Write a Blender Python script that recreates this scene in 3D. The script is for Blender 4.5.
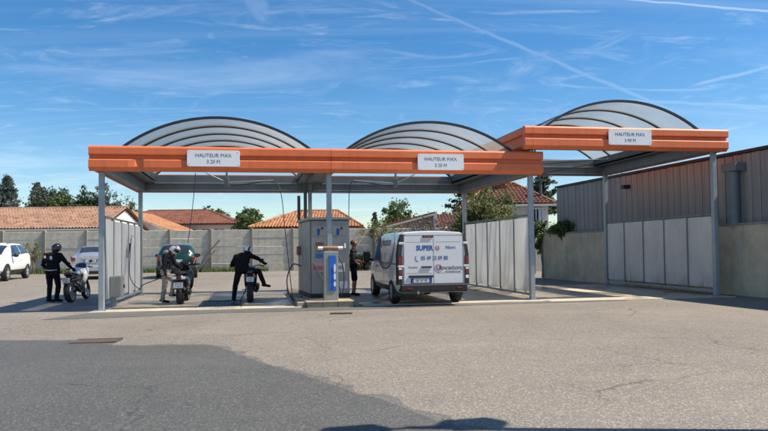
import bpy, bmesh, math, random
import numpy as np
from mathutils import Vector, Matrix, noise
R = math.radians
random.seed(11)
for o in list(bpy.data.objects): bpy.data.objects.remove(o)
scene = bpy.context.scene
col = scene.collection

# ------------------------------------------------------------------ camera, sky, sun, exposure
F_PX, PY, HOR, ROLL, CZ = 620.0, 230.5, 248.3, 0.0113, 1.53
pitch = math.atan((HOR - PY) / F_PX)
cam_d = bpy.data.cameras.new('camera'); cam = bpy.data.objects.new('camera', cam_d); col.objects.link(cam)
cam_d.sensor_fit = 'HORIZONTAL'; cam_d.sensor_width = 36.0; cam_d.lens = 36.0 * F_PX / 768.0
cam_d.shift_y = (PY - 215.5) / 768.0
cam_d.clip_start = 0.05; cam_d.clip_end = 6000
fw = Vector((0, math.cos(pitch), math.sin(pitch))); r0 = Vector((1, 0, 0)); u0 = r0.cross(fw)
r2 = r0 * math.cos(ROLL) - u0 * math.sin(ROLL); u2 = r0 * math.sin(ROLL) + u0 * math.cos(ROLL)
m = Matrix((r2, u2, -fw)).transposed().to_4x4(); m.translation = (0, 0, CZ)
cam.matrix_world = m
scene.camera = cam

SUN_PHI, SUN_EL = R(-4), R(54)            # direction towards the sun: phi from +X towards +Y
sdir = Vector((math.cos(SUN_PHI) * math.cos(SUN_EL), math.sin(SUN_PHI) * math.cos(SUN_EL), math.sin(SUN_EL)))
sun_d = bpy.data.lights.new('sun', 'SUN'); sun = bpy.data.objects.new('sun', sun_d); col.objects.link(sun)
sun_d.energy = 5.0; sun_d.angle = R(0.53); sun_d.color = (1.0, 0.905, 0.775)
sun.rotation_euler = sdir.to_track_quat('Z', 'Y').to_euler()
sun.location = (30, -10, 40)

world = bpy.data.worlds.new('World'); scene.world = world; world.use_nodes = True
wt = world.node_tree; wt.nodes.clear()
def wn(t, **k):
    n = wt.nodes.new(t)
    for a, b in k.items(): setattr(n, a, b)
    return n
def wl(a, b): wt.links.new(a, b)
sky = wn('ShaderNodeTexSky', sky_type='NISHITA', sun_disc=False, sun_elevation=SUN_EL, sun_rotation=R(90) - SUN_PHI,
         altitude=0, air_density=1.0, dust_density=0.35, ozone_density=2.2)
tc = wn('ShaderNodeTexCoord')
# thin cirrus: stretched noise on a plane high above (direction / elevation)
sep = wn('ShaderNodeSeparateXYZ'); wl(tc.outputs['Generated'], sep.inputs[0])
zc = wn('ShaderNodeMath', operation='MAXIMUM'); wl(sep.outputs[2], zc.inputs[0]); zc.inputs[1].default_value = 0.03
zo = wn('ShaderNodeMath', operation='ADD'); wl(zc.outputs[0], zo.inputs[0]); zo.inputs[1].default_value = 0.10
dx = wn('ShaderNodeMath', operation='DIVIDE'); wl(sep.outputs[0], dx.inputs[0]); wl(zo.outputs[0], dx.inputs[1])
dy = wn('ShaderNodeMath', operation='DIVIDE'); wl(sep.outputs[1], dy.inputs[0]); wl(zo.outputs[0], dy.inputs[1])
cmb = wn('ShaderNodeCombineXYZ'); wl(dx.outputs[0], cmb.inputs[0]); wl(dy.outputs[0], cmb.inputs[1])
def cloud(rot, sx, sy, scale, lo, hi, dist, off):
    mp = wn('ShaderNodeMapping'); mp.inputs['Rotation'].default_value = (0, 0, R(rot)); mp.inputs['Scale'].default_value = (sx, sy, 1)
    mp.inputs['Location'].default_value = off
    wl(cmb.outputs[0], mp.inputs[0])
    nz = wn('ShaderNodeTexNoise'); nz.inputs['Scale'].default_value = scale; nz.inputs['Detail'].default_value = 9
    nz.inputs['Roughness'].default_value = 0.62; nz.inputs['Distortion'].default_value = dist
    wl(mp.outputs[0], nz.inputs['Vector'])
    mr = wn('ShaderNodeMapRange', interpolation_type='SMOOTHSTEP'); mr.inputs[1].default_value = lo; mr.inputs[2].default_value = hi
    wl(nz.outputs[0], mr.inputs[0]); return mr.outputs[0]
c1 = cloud(-10, 0.36, 1.0, 1.1, 0.49, 0.86, 1.2, (13.1, 7.7, 0))
c2 = cloud(20, 0.8, 0.6, 2.6, 0.52, 0.95, 1.6, (21.4, 4.2, 0))
c3 = cloud(-6, 0.22, 2.4, 0.9, 0.47, 0.80, 0.5, (1.3, 5.2, 0))
c4 = cloud(-22, 0.55, 1.7, 2.2, 0.50, 0.92, 2.4, (31.7, 9.1, 0))
mx0 = wn('ShaderNodeMath', operation='MAXIMUM'); wl(c1, mx0.inputs[0]); wl(c4, mx0.inputs[1])
mx = wn('ShaderNodeMath', operation='MAXIMUM'); wl(mx0.outputs[0], mx.inputs[0]); wl(c2, mx.inputs[1])
sc3 = wn('ShaderNodeMath', operation='MULTIPLY'); wl(c3, sc3.inputs[0]); sc3.inputs[1].default_value = 0.42
mx2 = wn('ShaderNodeMath', operation='MAXIMUM'); wl(mx.outputs[0], mx2.inputs[0]); wl(sc3.outputs[0], mx2.inputs[1])
amt = wn('ShaderNodeMath', operation='MULTIPLY'); wl(mx2.outputs[0], amt.inputs[0]); amt.inputs[1].default_value = 0.36
# contrails: great-circle streaks between two sky directions, frayed by noise
def px_dir(x, y):
    d = fw * F_PX + r2 * (x - 384.0) - u2 * (y - PY); return d.normalized()
fray = wn('ShaderNodeTexNoise'); fray.inputs['Scale'].default_value = 26; fray.inputs['Detail'].default_value = 6
wl(tc.outputs['Generated'], fray.inputs['Vector'])
last = amt.outputs[0]
def contrail(a, b, width, amount):
    global last
    A, B = a, b; n = A.cross(B).normalized(); mid = (A + B).normalized(); half = math.acos(max(-1, min(1, A.dot(mid))))
    nv = wn('ShaderNodeVectorMath', operation='DOT_PRODUCT'); wl(tc.outputs['Generated'], nv.inputs[0]); nv.inputs[1].default_value = n
    fr = wn('ShaderNodeMath', operation='MULTIPLY_ADD'); wl(fray.outputs[0], fr.inputs[0]); fr.inputs[1].default_value = width * 1.6
    fr.inputs[2].default_value = -width * 0.8
    ad = wn('ShaderNodeMath', operation='ADD'); wl(nv.outputs['Value'], ad.inputs[0]); wl(fr.outputs[0], ad.inputs[1])
    ab = wn('ShaderNodeMath', operation='ABSOLUTE'); wl(ad.outputs[0], ab.inputs[0])
    mr = wn('ShaderNodeMapRange', interpolation_type='SMOOTHSTEP'); mr.inputs[1].default_value = width; mr.inputs[2].default_value = width * 0.1
    mr.inputs[3].default_value = 0; mr.inputs[4].default_value = 1; wl(ab.outputs[0], mr.inputs[0])
    md = wn('ShaderNodeVectorMath', operation='DOT_PRODUCT'); wl(tc.outputs['Generated'], md.inputs[0]); md.inputs[1].default_value = mid
    mk = wn('ShaderNodeMapRange', interpolation_type='SMOOTHSTEP'); mk.inputs[1].default_value = math.cos(half * 1.06); mk.inputs[2].default_value = math.cos(half * 0.8)
    wl(md.outputs['Value'], mk.inputs[0])
    pr = wn('ShaderNodeMath', operation='MULTIPLY'); wl(mr.outputs[0], pr.inputs[0]); wl(mk.outputs[0], pr.inputs[1])
    pf = wn('ShaderNodeMath', operation='MULTIPLY'); wl(pr.outputs[0], pf.inputs[0]); pf.inputs[1].default_value = amount
    mm = wn('ShaderNodeMath', operation='MAXIMUM'); wl(last, mm.inputs[0]); wl(pf.outputs[0], mm.inputs[1]); last = mm.outputs[0]
contrail(px_dir(390, -8), px_dir(690, 118), 0.0045, 0.10)
contrail(px_dir(575, -5), px_dir(900, 22), 0.0026, 0.32)
contrail(px_dir(690, 86), px_dir(900, 35), 0.0036, 0.16)
contrail(px_dir(620, 100), px_dir(900, 113), 0.0036, 0.12)
mixc = wn('ShaderNodeMix', data_type='RGBA'); wl(last, mixc.inputs['Factor']); wl(sky.outputs[0], mixc.inputs['A'])
mixc.inputs['B'].default_value = (8.2, 8.6, 9.2, 1)
bg = wn('ShaderNodeBackground'); bg.inputs['Strength'].default_value = 0.090
hs = wn('ShaderNodeHueSaturation'); hs.inputs['Saturation'].default_value = 1.38; wl(mixc.outputs['Result'], hs.inputs['Color'])
wl(hs.outputs[0], bg.inputs['Color'])
wo = wn('ShaderNodeOutputWorld'); wl(bg.outputs[0], wo.inputs[0])

vs = scene.view_settings; vs.view_transform = 'Standard'; vs.look = 'None'; vs.exposure = 0.72; vs.gamma = 1.0; vs.use_curve_mapping = False
scene.render.engine = 'CYCLES'
scene.cycles.transparent_max_bounces = 16; scene.cycles.max_bounces = 8; scene.cycles.transmission_bounces = 6

# ------------------------------------------------------------------ materials
def rgb(h):
    h = h.lstrip('#'); c = [int(h[i:i + 2], 16) / 255 for i in (0, 2, 4)]
    return tuple(x / 12.92 if x <= .04045 else ((x + .055) / 1.055) ** 2.4 for x in c)
M = {}
class NT:
    def __init__(s, name):
        s.m = bpy.data.materials.new(name); s.m.use_nodes = True; s.t = s.m.node_tree; s.t.nodes.clear()
        s.out = s.n('ShaderNodeOutputMaterial'); s.tc = s.n('ShaderNodeTexCoord'); M[name] = s.m
    def n(s, t, **k):
        x = s.t.nodes.new(t)
        for a, b in k.items(): setattr(x, a, b)
        return x
    def l(s, a, b): s.t.links.new(a, b)
    def noise(s, scale, detail=4, rough=.55, dist=0, vec=None, stretch=None):
        v = vec or s.tc.outputs['Object']
        if stretch:
            mp = s.n('ShaderNodeMapping'); mp.inputs['Scale'].default_value = stretch; s.l(v, mp.inputs[0]); v = mp.outputs[0]
        x = s.n('ShaderNodeTexNoise'); x.inputs['Scale'].default_value = scale; x.inputs['Detail'].default_value = detail
        x.inputs['Roughness'].default_value = rough; x.inputs['Distortion'].default_value = dist; s.l(v, x.inputs['Vector']); return x.outputs[0]
    def ramp(s, f, lo, hi, a=0., b=1.):
        x = s.n('ShaderNodeMapRange'); x.inputs[1].default_value = lo; x.inputs[2].default_value = hi; x.inputs[3].default_value = a; x.inputs[4].default_value = b
        s.l(f, x.inputs[0]); return x.outputs[0]
    def mix(s, f, a, b, mode='MIX'):
        x = s.n('ShaderNodeMix', data_type='RGBA', blend_type=mode)
        for v, k in ((f, 'Factor'), (a, 'A'), (b, 'B')):
            if isinstance(v, (int, float)): x.inputs[k].default_value = v
            elif isinstance(v, tuple): x.inputs[k].default_value = (*v[:3], 1)
            else: s.l(v, x.inputs[k])
        return x.outputs['Result']
    def math(s, op, a, b=0.):
        x = s.n('ShaderNodeMath', operation=op)
        for i, v in enumerate((a, b)):
            if isinstance(v, (int, float)): x.inputs[i].default_value = v
            else: s.l(v, x.inputs[i])
        return x.outputs[0]
    def bsdf(s, color, rough=.6, metal=0., spec=.5, bump=None, bs=.3, bd=.01, coat=0.):
        b = s.n('ShaderNodeBsdfPrincipled')
        for v, k in ((color, 'Base Color'), (rough, 'Roughness'), (metal, 'Metallic'), (spec, 'Specular IOR Level'), (coat, 'Coat Weight')):
            if isinstance(v, (int, float)): b.inputs[k].default_value = v
            elif isinstance(v, tuple): b.inputs[k].default_value = (*v[:3], 1)
            else: s.l(v, b.inputs[k])
        if bump is not None:
            bp = s.n('ShaderNodeBump'); bp.inputs['Strength'].default_value = bs; bp.inputs['Distance'].default_value = bd
            s.l(bump, bp.inputs['Height']); s.l(bp.outputs[0], b.inputs['Normal'])
        return b
    def done(s, sh): s.l(sh.outputs[0] if hasattr(sh, 'outputs') else sh, s.out.inputs['Surface']); return s.m
def dark(c, k): return tuple(x * k for x in c)
def simple(name, c, rough=.55, metal=0., var=.18, scale=3., spec=.5, bump=0., bscale=40., coat=0., dirt=0.):
    t = NT(name); f = t.noise(scale, 5)
    cc = t.mix(t.ramp(f, .3, .7), dark(c, 1 - var), dark(c, 1 + var))
    if dirt:
        g = t.noise(1.3, 6, .7, .4, stretch=(1, 1, .35)); cc = t.mix(t.ramp(g, .48, .75, 0, dirt), cc, (.09, .08, .065))
    rr = t.ramp(t.noise(scale * 2.3, 4), .3, .7, max(.02, rough - .1), min(1, rough + .1))
    bm = t.noise(bscale, 3) if bump else None
    return t.done(t.bsdf(cc, rr, metal, spec, bm, bump, .006, coat))
simple('galv', rgb('9aa2a6'), .45, .35, .12, 4, dirt=.25)
simple('beam', rgb('6f777b'), .5, .15, .12, 2.2, dirt=.3)
simple('beam_dark', rgb('4a5054'), .55, .1, .15, 2.2, dirt=.25)
simple('rib', rgb('2c2f31'), .5, .2, .2)
simple('white_paint', (.78, .78, .77), .4, 0, .04, 2, dirt=.08)
simple('sign_white', (.80, .81, .81), .35, 0, .03, 2, dirt=.05)
simple('sign_text', rgb('5d6165'), .6)
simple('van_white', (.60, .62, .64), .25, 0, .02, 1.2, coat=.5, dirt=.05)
simple('car_white', (.82, .82, .81), .25, 0, .02, coat=.6)
simple('car_silver', rgb('aeb3b8'), .3, .55, .05, coat=.5)
simple('car_green', rgb('083a30'), .3, .2, .1, coat=.6)
simple('black_plastic', (.012, .012, .013), .5, 0, .2)
simple('black_gloss', (.012, .012, .014), .2, 0, .2, coat=.4)
simple('rubber', (.014, .014, .015), .8, 0, .3, 8)
simple('alloy', rgb('a8abae'), .35, .3, .1)
simple('chrome', (.8, .8, .82), .12, 1, .03)
simple('red_lamp', (.17, .008, .010), .2, 0, .1, coat=.5)
simple('clear_lamp', (.75, .76, .78), .15, 0, .05, coat=.5)
simple('plate', (.62, .64, .66), .4, 0, .05)
simple('plate_blue', (.02, .06, .35), .4)
simple('ink', (.02, .02, .025), .6)
simple('blue_ink', rgb('1b4f94'), .5, 0, .05)
simple('red_ink', rgb('c02032'), .5, 0, .05)
simple('grey_ink', rgb('6d7378'), .5, 0, .05)
simple('teal_ink', rgb('3a5568'), .5, 0, .08)
simple('blue_wrap', rgb('1d4f96'), .6, 0, .08, spec=.2)
simple('cabinet', rgb('94958f'), .45, .2, .1, 2, dirt=.35)
simple('cabinet_dark', rgb('45494a'), .5, .2, .12)
simple('poster_blue', rgb('1f63b8'), .4, 0, .1, 6)
simple('poster_white', (.75, .73, .74), .5, 0, .05)
simple('poster_pink', rgb('c98d8d'), .5, 0, .3, 25)
simple('poster_red', rgb('8e4a44'), .5)
simple('poster_yellow', rgb('9a9350'), .5)
simple('poster_green', rgb('5c8060'), .5)
simple('roll_brown', rgb('8f6a52'), .7, 0, .2, 12)
simple('hose', (.03, .035, .05), .55)
simple('blue_hose', rgb('33415e'), .5)
simple('jacket_black', (.008, .008, .010), .75, 0, .3, 9, bump=.5, bscale=18, spec=.15)
simple('pants_black', (.010, .010, .012), .8, 0, .3, 9, bump=.5, bscale=15, spec=.15)
simple('pants_grey', rgb('9a9890'), .85, 0, .25, 9, bump=.6, bscale=15)
simple('jacket_dark', rgb('23262a'), .8, 0, .3, 9, bump=.5, bscale=18, spec=.15)
simple('tshirt_grey', rgb('3b3d40'), .85, 0, .2, 9, bump=.5, bscale=18, spec=.15)
simple('hood_grey', rgb('9ea0a0'), .85, 0, .2, 9)
simple('skin', rgb('b98468'), .55, 0, .1, 14)
simple('hair', (.05, .035, .025), .7, 0, .3, 30)
simple('eye', (.03, .02, .015), .2)
simple('shoe', (.02, .02, .022), .6, spec=.15)
simple('shoe_sole', (.5, .5, .5), .7)
simple('helmet_black', (.01, .01, .012), .15, 0, .1, coat=.7)
simple('helmet_white', (.8, .79, .78), .2, 0, .03, coat=.6)
simple('helmet_red', (.5, .03, .04), .25, 0, .1, coat=.5)
simple('visor', (.02, .022, .026), .08, 0, .1, coat=.6)
simple('moto_white', (.82, .82, .83), .2, 0, .03, coat=.7)
simple('moto_black', (.014, .014, .016), .25, 0, .2, coat=.5)
simple('engine', rgb('3c3f42'), .4, .7, .25, 14)
simple('house_wall', rgb('cfc9bd'), .85, 0, .06, 1.2, dirt=.12)
simple('house_white', rgb('dcd9d0'), .85, 0, .05, 1.2, dirt=.1)
simple('house_beige', rgb('b9a78a'), .85, 0, .07, 1.2, dirt=.12)
simple('house_trim', rgb('d8d2c6'), .7, 0, .06)
simple('brick_dark', rgb('7a4a3a'), .85, 0, .2, 9)
simple('window_dark', (.03, .035, .045), .1, 0, .2)
simple('curtain', (.6, .6, .58), .9)
simple('coping', rgb('8f8b82'), .85, 0, .15, 3, bump=.4, dirt=.4)
simple('bark', rgb('5b4a3b'), .9, 0, .3, 8, bump=.8, bscale=14)
simple('bark_grey', rgb('6d6257'), .9, 0, .3, 8)
simple('stake', rgb('4a4138'), .9, 0, .25, 8)
simple('rust_iron', rgb('62564c'), .8, .3, .35, 12, bump=.5, dirt=.4)
simple('pit_dark', (.012, .014, .016), .5)
simple('grate', (.012, .013, .014), .7, .1, .2)
simple('lamp_grey', rgb('55595c'), .45, .5)

# concrete: patchy, stained
def concrete(name, c, scale=1., stain=.45, streak=True, wet=False):
    t = NT(name)
    a = t.noise(2.2 * scale, 8, .65); b = t.noise(.45 * scale, 5, .6, .6); g = t.noise(70 * scale, 3)
    cc = t.mix(t.ramp(a, .28, .72), dark(c, .72), dark(c, 1.22))
    cc = t.mix(t.ramp(b, .45, .75, 0, stain), cc, dark(c, .42))
    if streak:
        s = t.noise(1.6, 5, .6, 0, stretch=(2.5, 2.5, .12)); cc = t.mix(t.ramp(s, .5, .8, 0, stain * .8), cc, dark(c, .4))
    cc = t.mix(t.ramp(g, .3, .7, 0, .25), cc, dark(c, .6))
    if wet:                                           # puddled film of wash water in broad patches
        w_ = t.noise(.55, 5, .55, .4); wf = t.ramp(w_, .46, .58); cc = t.mix(wf, cc, t.mix(1., cc, (.62, .62, .62), 'MULTIPLY'))
        t.done(t.bsdf(cc, t.ramp(w_, .46, .60, .8, .16), 0, .5, g, .18, .004)); return
    t.done(t.bsdf(cc, .85, 0, .3, g, .5, .006))
concrete('precast', rgb('d6cdb8'), 1.6, .42)
concrete('precast_post', rgb('8d8880'), 1., .35)
concrete('render_wall', rgb('d0c2a6'), .8, .5)
concrete('slab_concrete', rgb('bdb09a'), .8, .45, False, True)
concrete('plinth_concrete', rgb('a89a82'), 1.2, .45, False)
concrete('edge_concrete', rgb('c0b7a6'), 1.2, .3, False)

def asphalt(name, c, light, spk=.5):
    t = NT(name); P = t.tc.outputs['Object']
    big = t.noise(.16, 6, .6, .5); mid = t.noise(.9, 6, .65, .3); fine = t.noise(38, 3, .7); fin2 = t.noise(120, 2, .6)
    band = t.noise(.5, 5, .6, .2, stretch=(.35, 1.6, 1))
    cc = t.mix(t.ramp(big, .38, .64), dark(c, .82), dark(c, 1.16))
    cc = t.mix(t.ramp(mid, .42, .72, 0, .35), cc, dark(c, .74))
    cc = t.mix(t.ramp(band, .52, .74, 0, .35), cc, light)
    trk = t.noise(.9, 4, .5, .25, stretch=(1.3, .10, 1)); cc = t.mix(t.ramp(trk, .52, .70, 0, .40), cc, dark(c, .72))
    vo = t.n('ShaderNodeTexVoronoi'); vo.inputs['Scale'].default_value = 62; t.l(P, vo.inputs['Vector'])
    st = t.n('ShaderNodeSeparateColor'); t.l(vo.outputs['Color'], st.inputs[0])
    cc = t.mix(t.math('MULTIPLY', t.ramp(st.outputs[0], .72, .98), spk), cc, dark(light, 1.7))
    cc = t.mix(t.math('MULTIPLY', t.ramp(st.outputs[1], .7, .98), spk), cc, dark(c, .45))
    # hair cracks
    wv = t.noise(.8, 4, .6); mv = t.n('ShaderNodeVectorMath', operation='ADD'); t.l(P, mv.inputs[0])
    cw = t.n('ShaderNodeCombineXYZ'); t.l(wv, cw.inputs[0]); t.l(t.noise(.9, 4, .6, 0, stretch=(1.3, .8, 1)), cw.inputs[1]); t.l(cw.outputs[0], mv.inputs[1])
    vc = t.n('ShaderNodeTexVoronoi', feature='DISTANCE_TO_EDGE'); vc.inputs['Scale'].default_value = .33; t.l(mv.outputs[0], vc.inputs['Vector'])
    ck = t.ramp(vc.outputs['Distance'], .0, .006, 1, 0); ck = t.math('MULTIPLY', ck, t.ramp(t.noise(.5, 3), .46, .58, 0, .8))
    cc = t.mix(ck, cc, dark(c, .35))
    # oil drips
    ol = t.noise(1.1, 3, .5, 0, stretch=(1, 1, 1)); cc = t.mix(t.ramp(ol, .70, .78, 0, .45), cc, dark(c, .5))
    h = t.math('ADD', fine, t.math('MULTIPLY', fin2, .6))
    t.done(t.bsdf(cc, t.ramp(mid, .3, .7, .55, .75), 0, .6, h, .8, .016))
asphalt('asphalt', rgb('7a7369'), rgb('938978'), .6)
asphalt('asphalt_dark', rgb('50504c'), rgb('62615c'), .55)
asphalt('asphalt_mid', rgb('646059'), rgb('78726a'), .6)
asphalt('gutter_asphalt', rgb('5c5b56'), rgb('6b6860'), .35)

def paint_orange():
    t = NT('orange'); c = rgb('dd7040')
    a = t.noise(1.5, 5, .6); s = t.noise(2.2, 5, .6, 0, stretch=(3, 3, .3))
    cc = t.mix(t.ramp(a, .3, .7), dark(c, .9), dark(c, 1.1)); cc = t.mix(t.ramp(s, .5, .78, 0, .42), cc, dark(c, .55))
    t.done(t.bsdf(cc, .55, 0, .5, None))
paint_orange()

def polycarb(name, c, transp, transl, rough, axis, flute=34., fwd=0.):
    t = NT(name)
    sp = t.n('ShaderNodeSeparateXYZ'); t.l(t.tc.outputs['Object'], sp.inputs[0])
    st = t.noise(1.4, 6, .65, .3, stretch=(1, 1, .5)); cc = t.mix(t.ramp(st, .35, .75), dark(c, 1.04), dark(c, .86))
    if flute > 30:
        sc_ = t.noise(5., 6, .7, .6, stretch=(1, 1, .25)); lowz = t.ramp(sp.outputs[2], .2, .75, 1., 0.); al = t.math('MULTIPLY', t.math('MAXIMUM', lowz, .03), t.ramp(sc_, .42, .7, 0, .6)); cc = t.mix(al, cc, (.20, .21, .16))
    ax = t.math('SINE', t.math('MULTIPLY', sp.outputs[axis], flute * 6.28))
    bp = t.n('ShaderNodeBump'); bp.inputs['Strength'].default_value = .25; bp.inputs['Distance'].default_value = .004; t.l(ax, bp.inputs['Height'])
    d = t.n('ShaderNodeBsdfDiffuse'); tr = t.n('ShaderNodeBsdfTranslucent'); gl = t.n('ShaderNodeBsdfGlossy'); tp = t.n('ShaderNodeBsdfTransparent')
    for b in (d, tr): t.l(cc, b.inputs['Color']); t.l(bp.outputs[0], b.inputs['Normal'])
    gl.inputs['Roughness'].default_value = rough; gl.inputs['Color'].default_value = (.9, .9, .9, 1); t.l(bp.outputs[0], gl.inputs['Normal'])
    tp.inputs['Color'].default_value = (.88, .86, .82, 1)
    def mixs(f, a, b):
        x = t.n('ShaderNodeMixShader')
        if isinstance(f, float): x.inputs[0].default_value = f
        else: t.l(f, x.inputs[0])
        t.l(a.outputs[0], x.inputs[1]); t.l(b.outputs[0], x.inputs[2]); return x
    dirt = t.ramp(t.noise(.9, 6, .7, .5), .4, .75, transp * 1.15, transp * .7)
    rf_ = t.n('ShaderNodeBsdfRefraction'); rf_.inputs['IOR'].default_value = 1.06; rf_.inputs['Roughness'].default_value = .95; t.l(cc, rf_.inputs['Color'])
    tr2 = mixs(fwd, tr, rf_) if fwd else tr
    b1 = mixs(transl, d, tr2); b2 = mixs(dirt, b1, tp)
    lw = t.n('ShaderNodeLayerWeight'); lw.inputs['Blend'].default_value = .5; frp = t.math('ADD', t.math('MULTIPLY', t.math('POWER', lw.outputs['Facing'], 4.), .55), .03)
    b3 = t.n('ShaderNodeMixShader'); t.l(frp, b3.inputs[0]); t.l(b2.outputs[0], b3.inputs[1]); t.l(gl.outputs[0], b3.inputs[2])
    t.done(b3)
polycarb('poly_wall', (.94, .95, .95), .06, .35, .3, 1); polycarb('poly_wall_back', (.94, .95, .94), .08, .72, .3, 1)
polycarb('poly_wall_shade', (.95, .95, .92), .20, .5, .3, 1)
polycarb('poly_roof', (.60, .61, .61), .38, .72, .28, 1, 22, .7)

def glass(name, c):
    t = NT(name); t.done(t.bsdf(t.mix(t.ramp(t.noise(2, 3), .3, .7), dark(c, .8), dark(c, 1.2)), .05, 0, .8, None, coat=.5))
glass('car_glass', (.018, .022, .026)); simple('blue_glass', rgb('1d4580'), .35, 0, .2, spec=.3); glass('sky_glass', (.02, .03, .045))

def tiles(name, c1_, c2_, c3_):
    t = NT(name)
    vo = t.n('ShaderNodeTexVoronoi'); vo.inputs['Scale'].default_value = 3.0; t.l(t.tc.outputs['Object'], vo.inputs['Vector'])
    sp = t.n('ShaderNodeSeparateColor'); t.l(vo.outputs['Color'], sp.inputs[0])
    cc = t.mix(sp.outputs[0], c1_, c2_); cc = t.mix(t.ramp(sp.outputs[1], .7, .95), cc, c3_)
    cc = t.mix(t.ramp(t.noise(.8, 6, .7), .42, .75, 0, .6), cc, dark(c1_, .5)); cc = t.mix(t.ramp(t.noise(3.5, 5, .7), .55, .75, 0, .5), cc, (.22, .20, .15))
    t.done(t.bsdf(cc, .85, 0, .3, t.noise(30, 3), .4, .01))
tiles('tile_terracotta', rgb('8f705d'), rgb('a07f69'), rgb('7b5c4b'))
tiles('tile_orange', rgb('a2704f'), rgb('b3835f'), rgb('8c6044'))
tiles('tile_red', rgb('744a3c'), rgb('835545'), rgb('643d31'))
tiles('tile_brown', rgb('6e463a'), rgb('7a5244'), rgb('5e3b31'))

def foliage(name, c, hv=.05):
    t = NT(name); g = t.n('ShaderNodeNewGeometry')
    hs_ = t.n('ShaderNodeHueSaturation'); hs_.inputs['Color'].default_value = (*c, 1)
    t.l(t.ramp(g.outputs['Random Per Island'], 0, 1, .5 - hv, .5 + hv), hs_.inputs['Hue'])
    rn = t.n('ShaderNodeTexWhiteNoise', noise_dimensions='1D'); t.l(t.math('MULTIPLY', g.outputs['Random Per Island'], 91.7), rn.inputs['W'])
    t.l(t.ramp(rn.outputs['Value'], 0, 1, .55, 1.5), hs_.inputs['Value'])
    b = t.bsdf(hs_.outputs[0], .6, 0, .35); tr = t.n('ShaderNodeBsdfTranslucent'); t.l(hs_.outputs[0], tr.inputs['Color'])
    mx_ = t.n('ShaderNodeMixShader'); mx_.inputs[0].default_value = .3; t.l(b.outputs[0], mx_.inputs[1]); t.l(tr.outputs[0], mx_.inputs[2]); t.done(mx_)
foliage('leaf_conifer', (.08, .10, .07)); foliage('leaf_blue_conifer', (.105, .135, .12)); foliage('leaf_green', (.09, .135, .045))
foliage('leaf_dark', (.04, .065, .03)); foliage('leaf_olive', (.15, .17, .055), .03); foliage('leaf_pale', (.11, .14, .06))
foliage('grass_blade', (.10, .14, .04), .04); foliage('twig', (.09, .075, .065), .02)

def cladding():
    t = NT('cladding'); oi = t.n('ShaderNodeObjectInfo'); c = rgb('aeaaa4')
    s = t.noise(3.5, 6, .65, .3, stretch=(3, 3, .14)); s2 = t.noise(1.2, 5, .6, 0, stretch=(1, 1, .3))
    cc = t.mix(t.ramp(s, .3, .72), dark(c, .55), dark(c, 1.25)); cc = t.mix(t.ramp(s2, .5, .75, 0, .6), cc, dark(c, .4))
    cc = t.mix(t.ramp(oi.outputs['Random'], 0, 1, 0, .5), cc, dark(c, .5))
    t.done(t.bsdf(cc, .75, 0, .3, s, .4, .01))
cladding()

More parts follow.
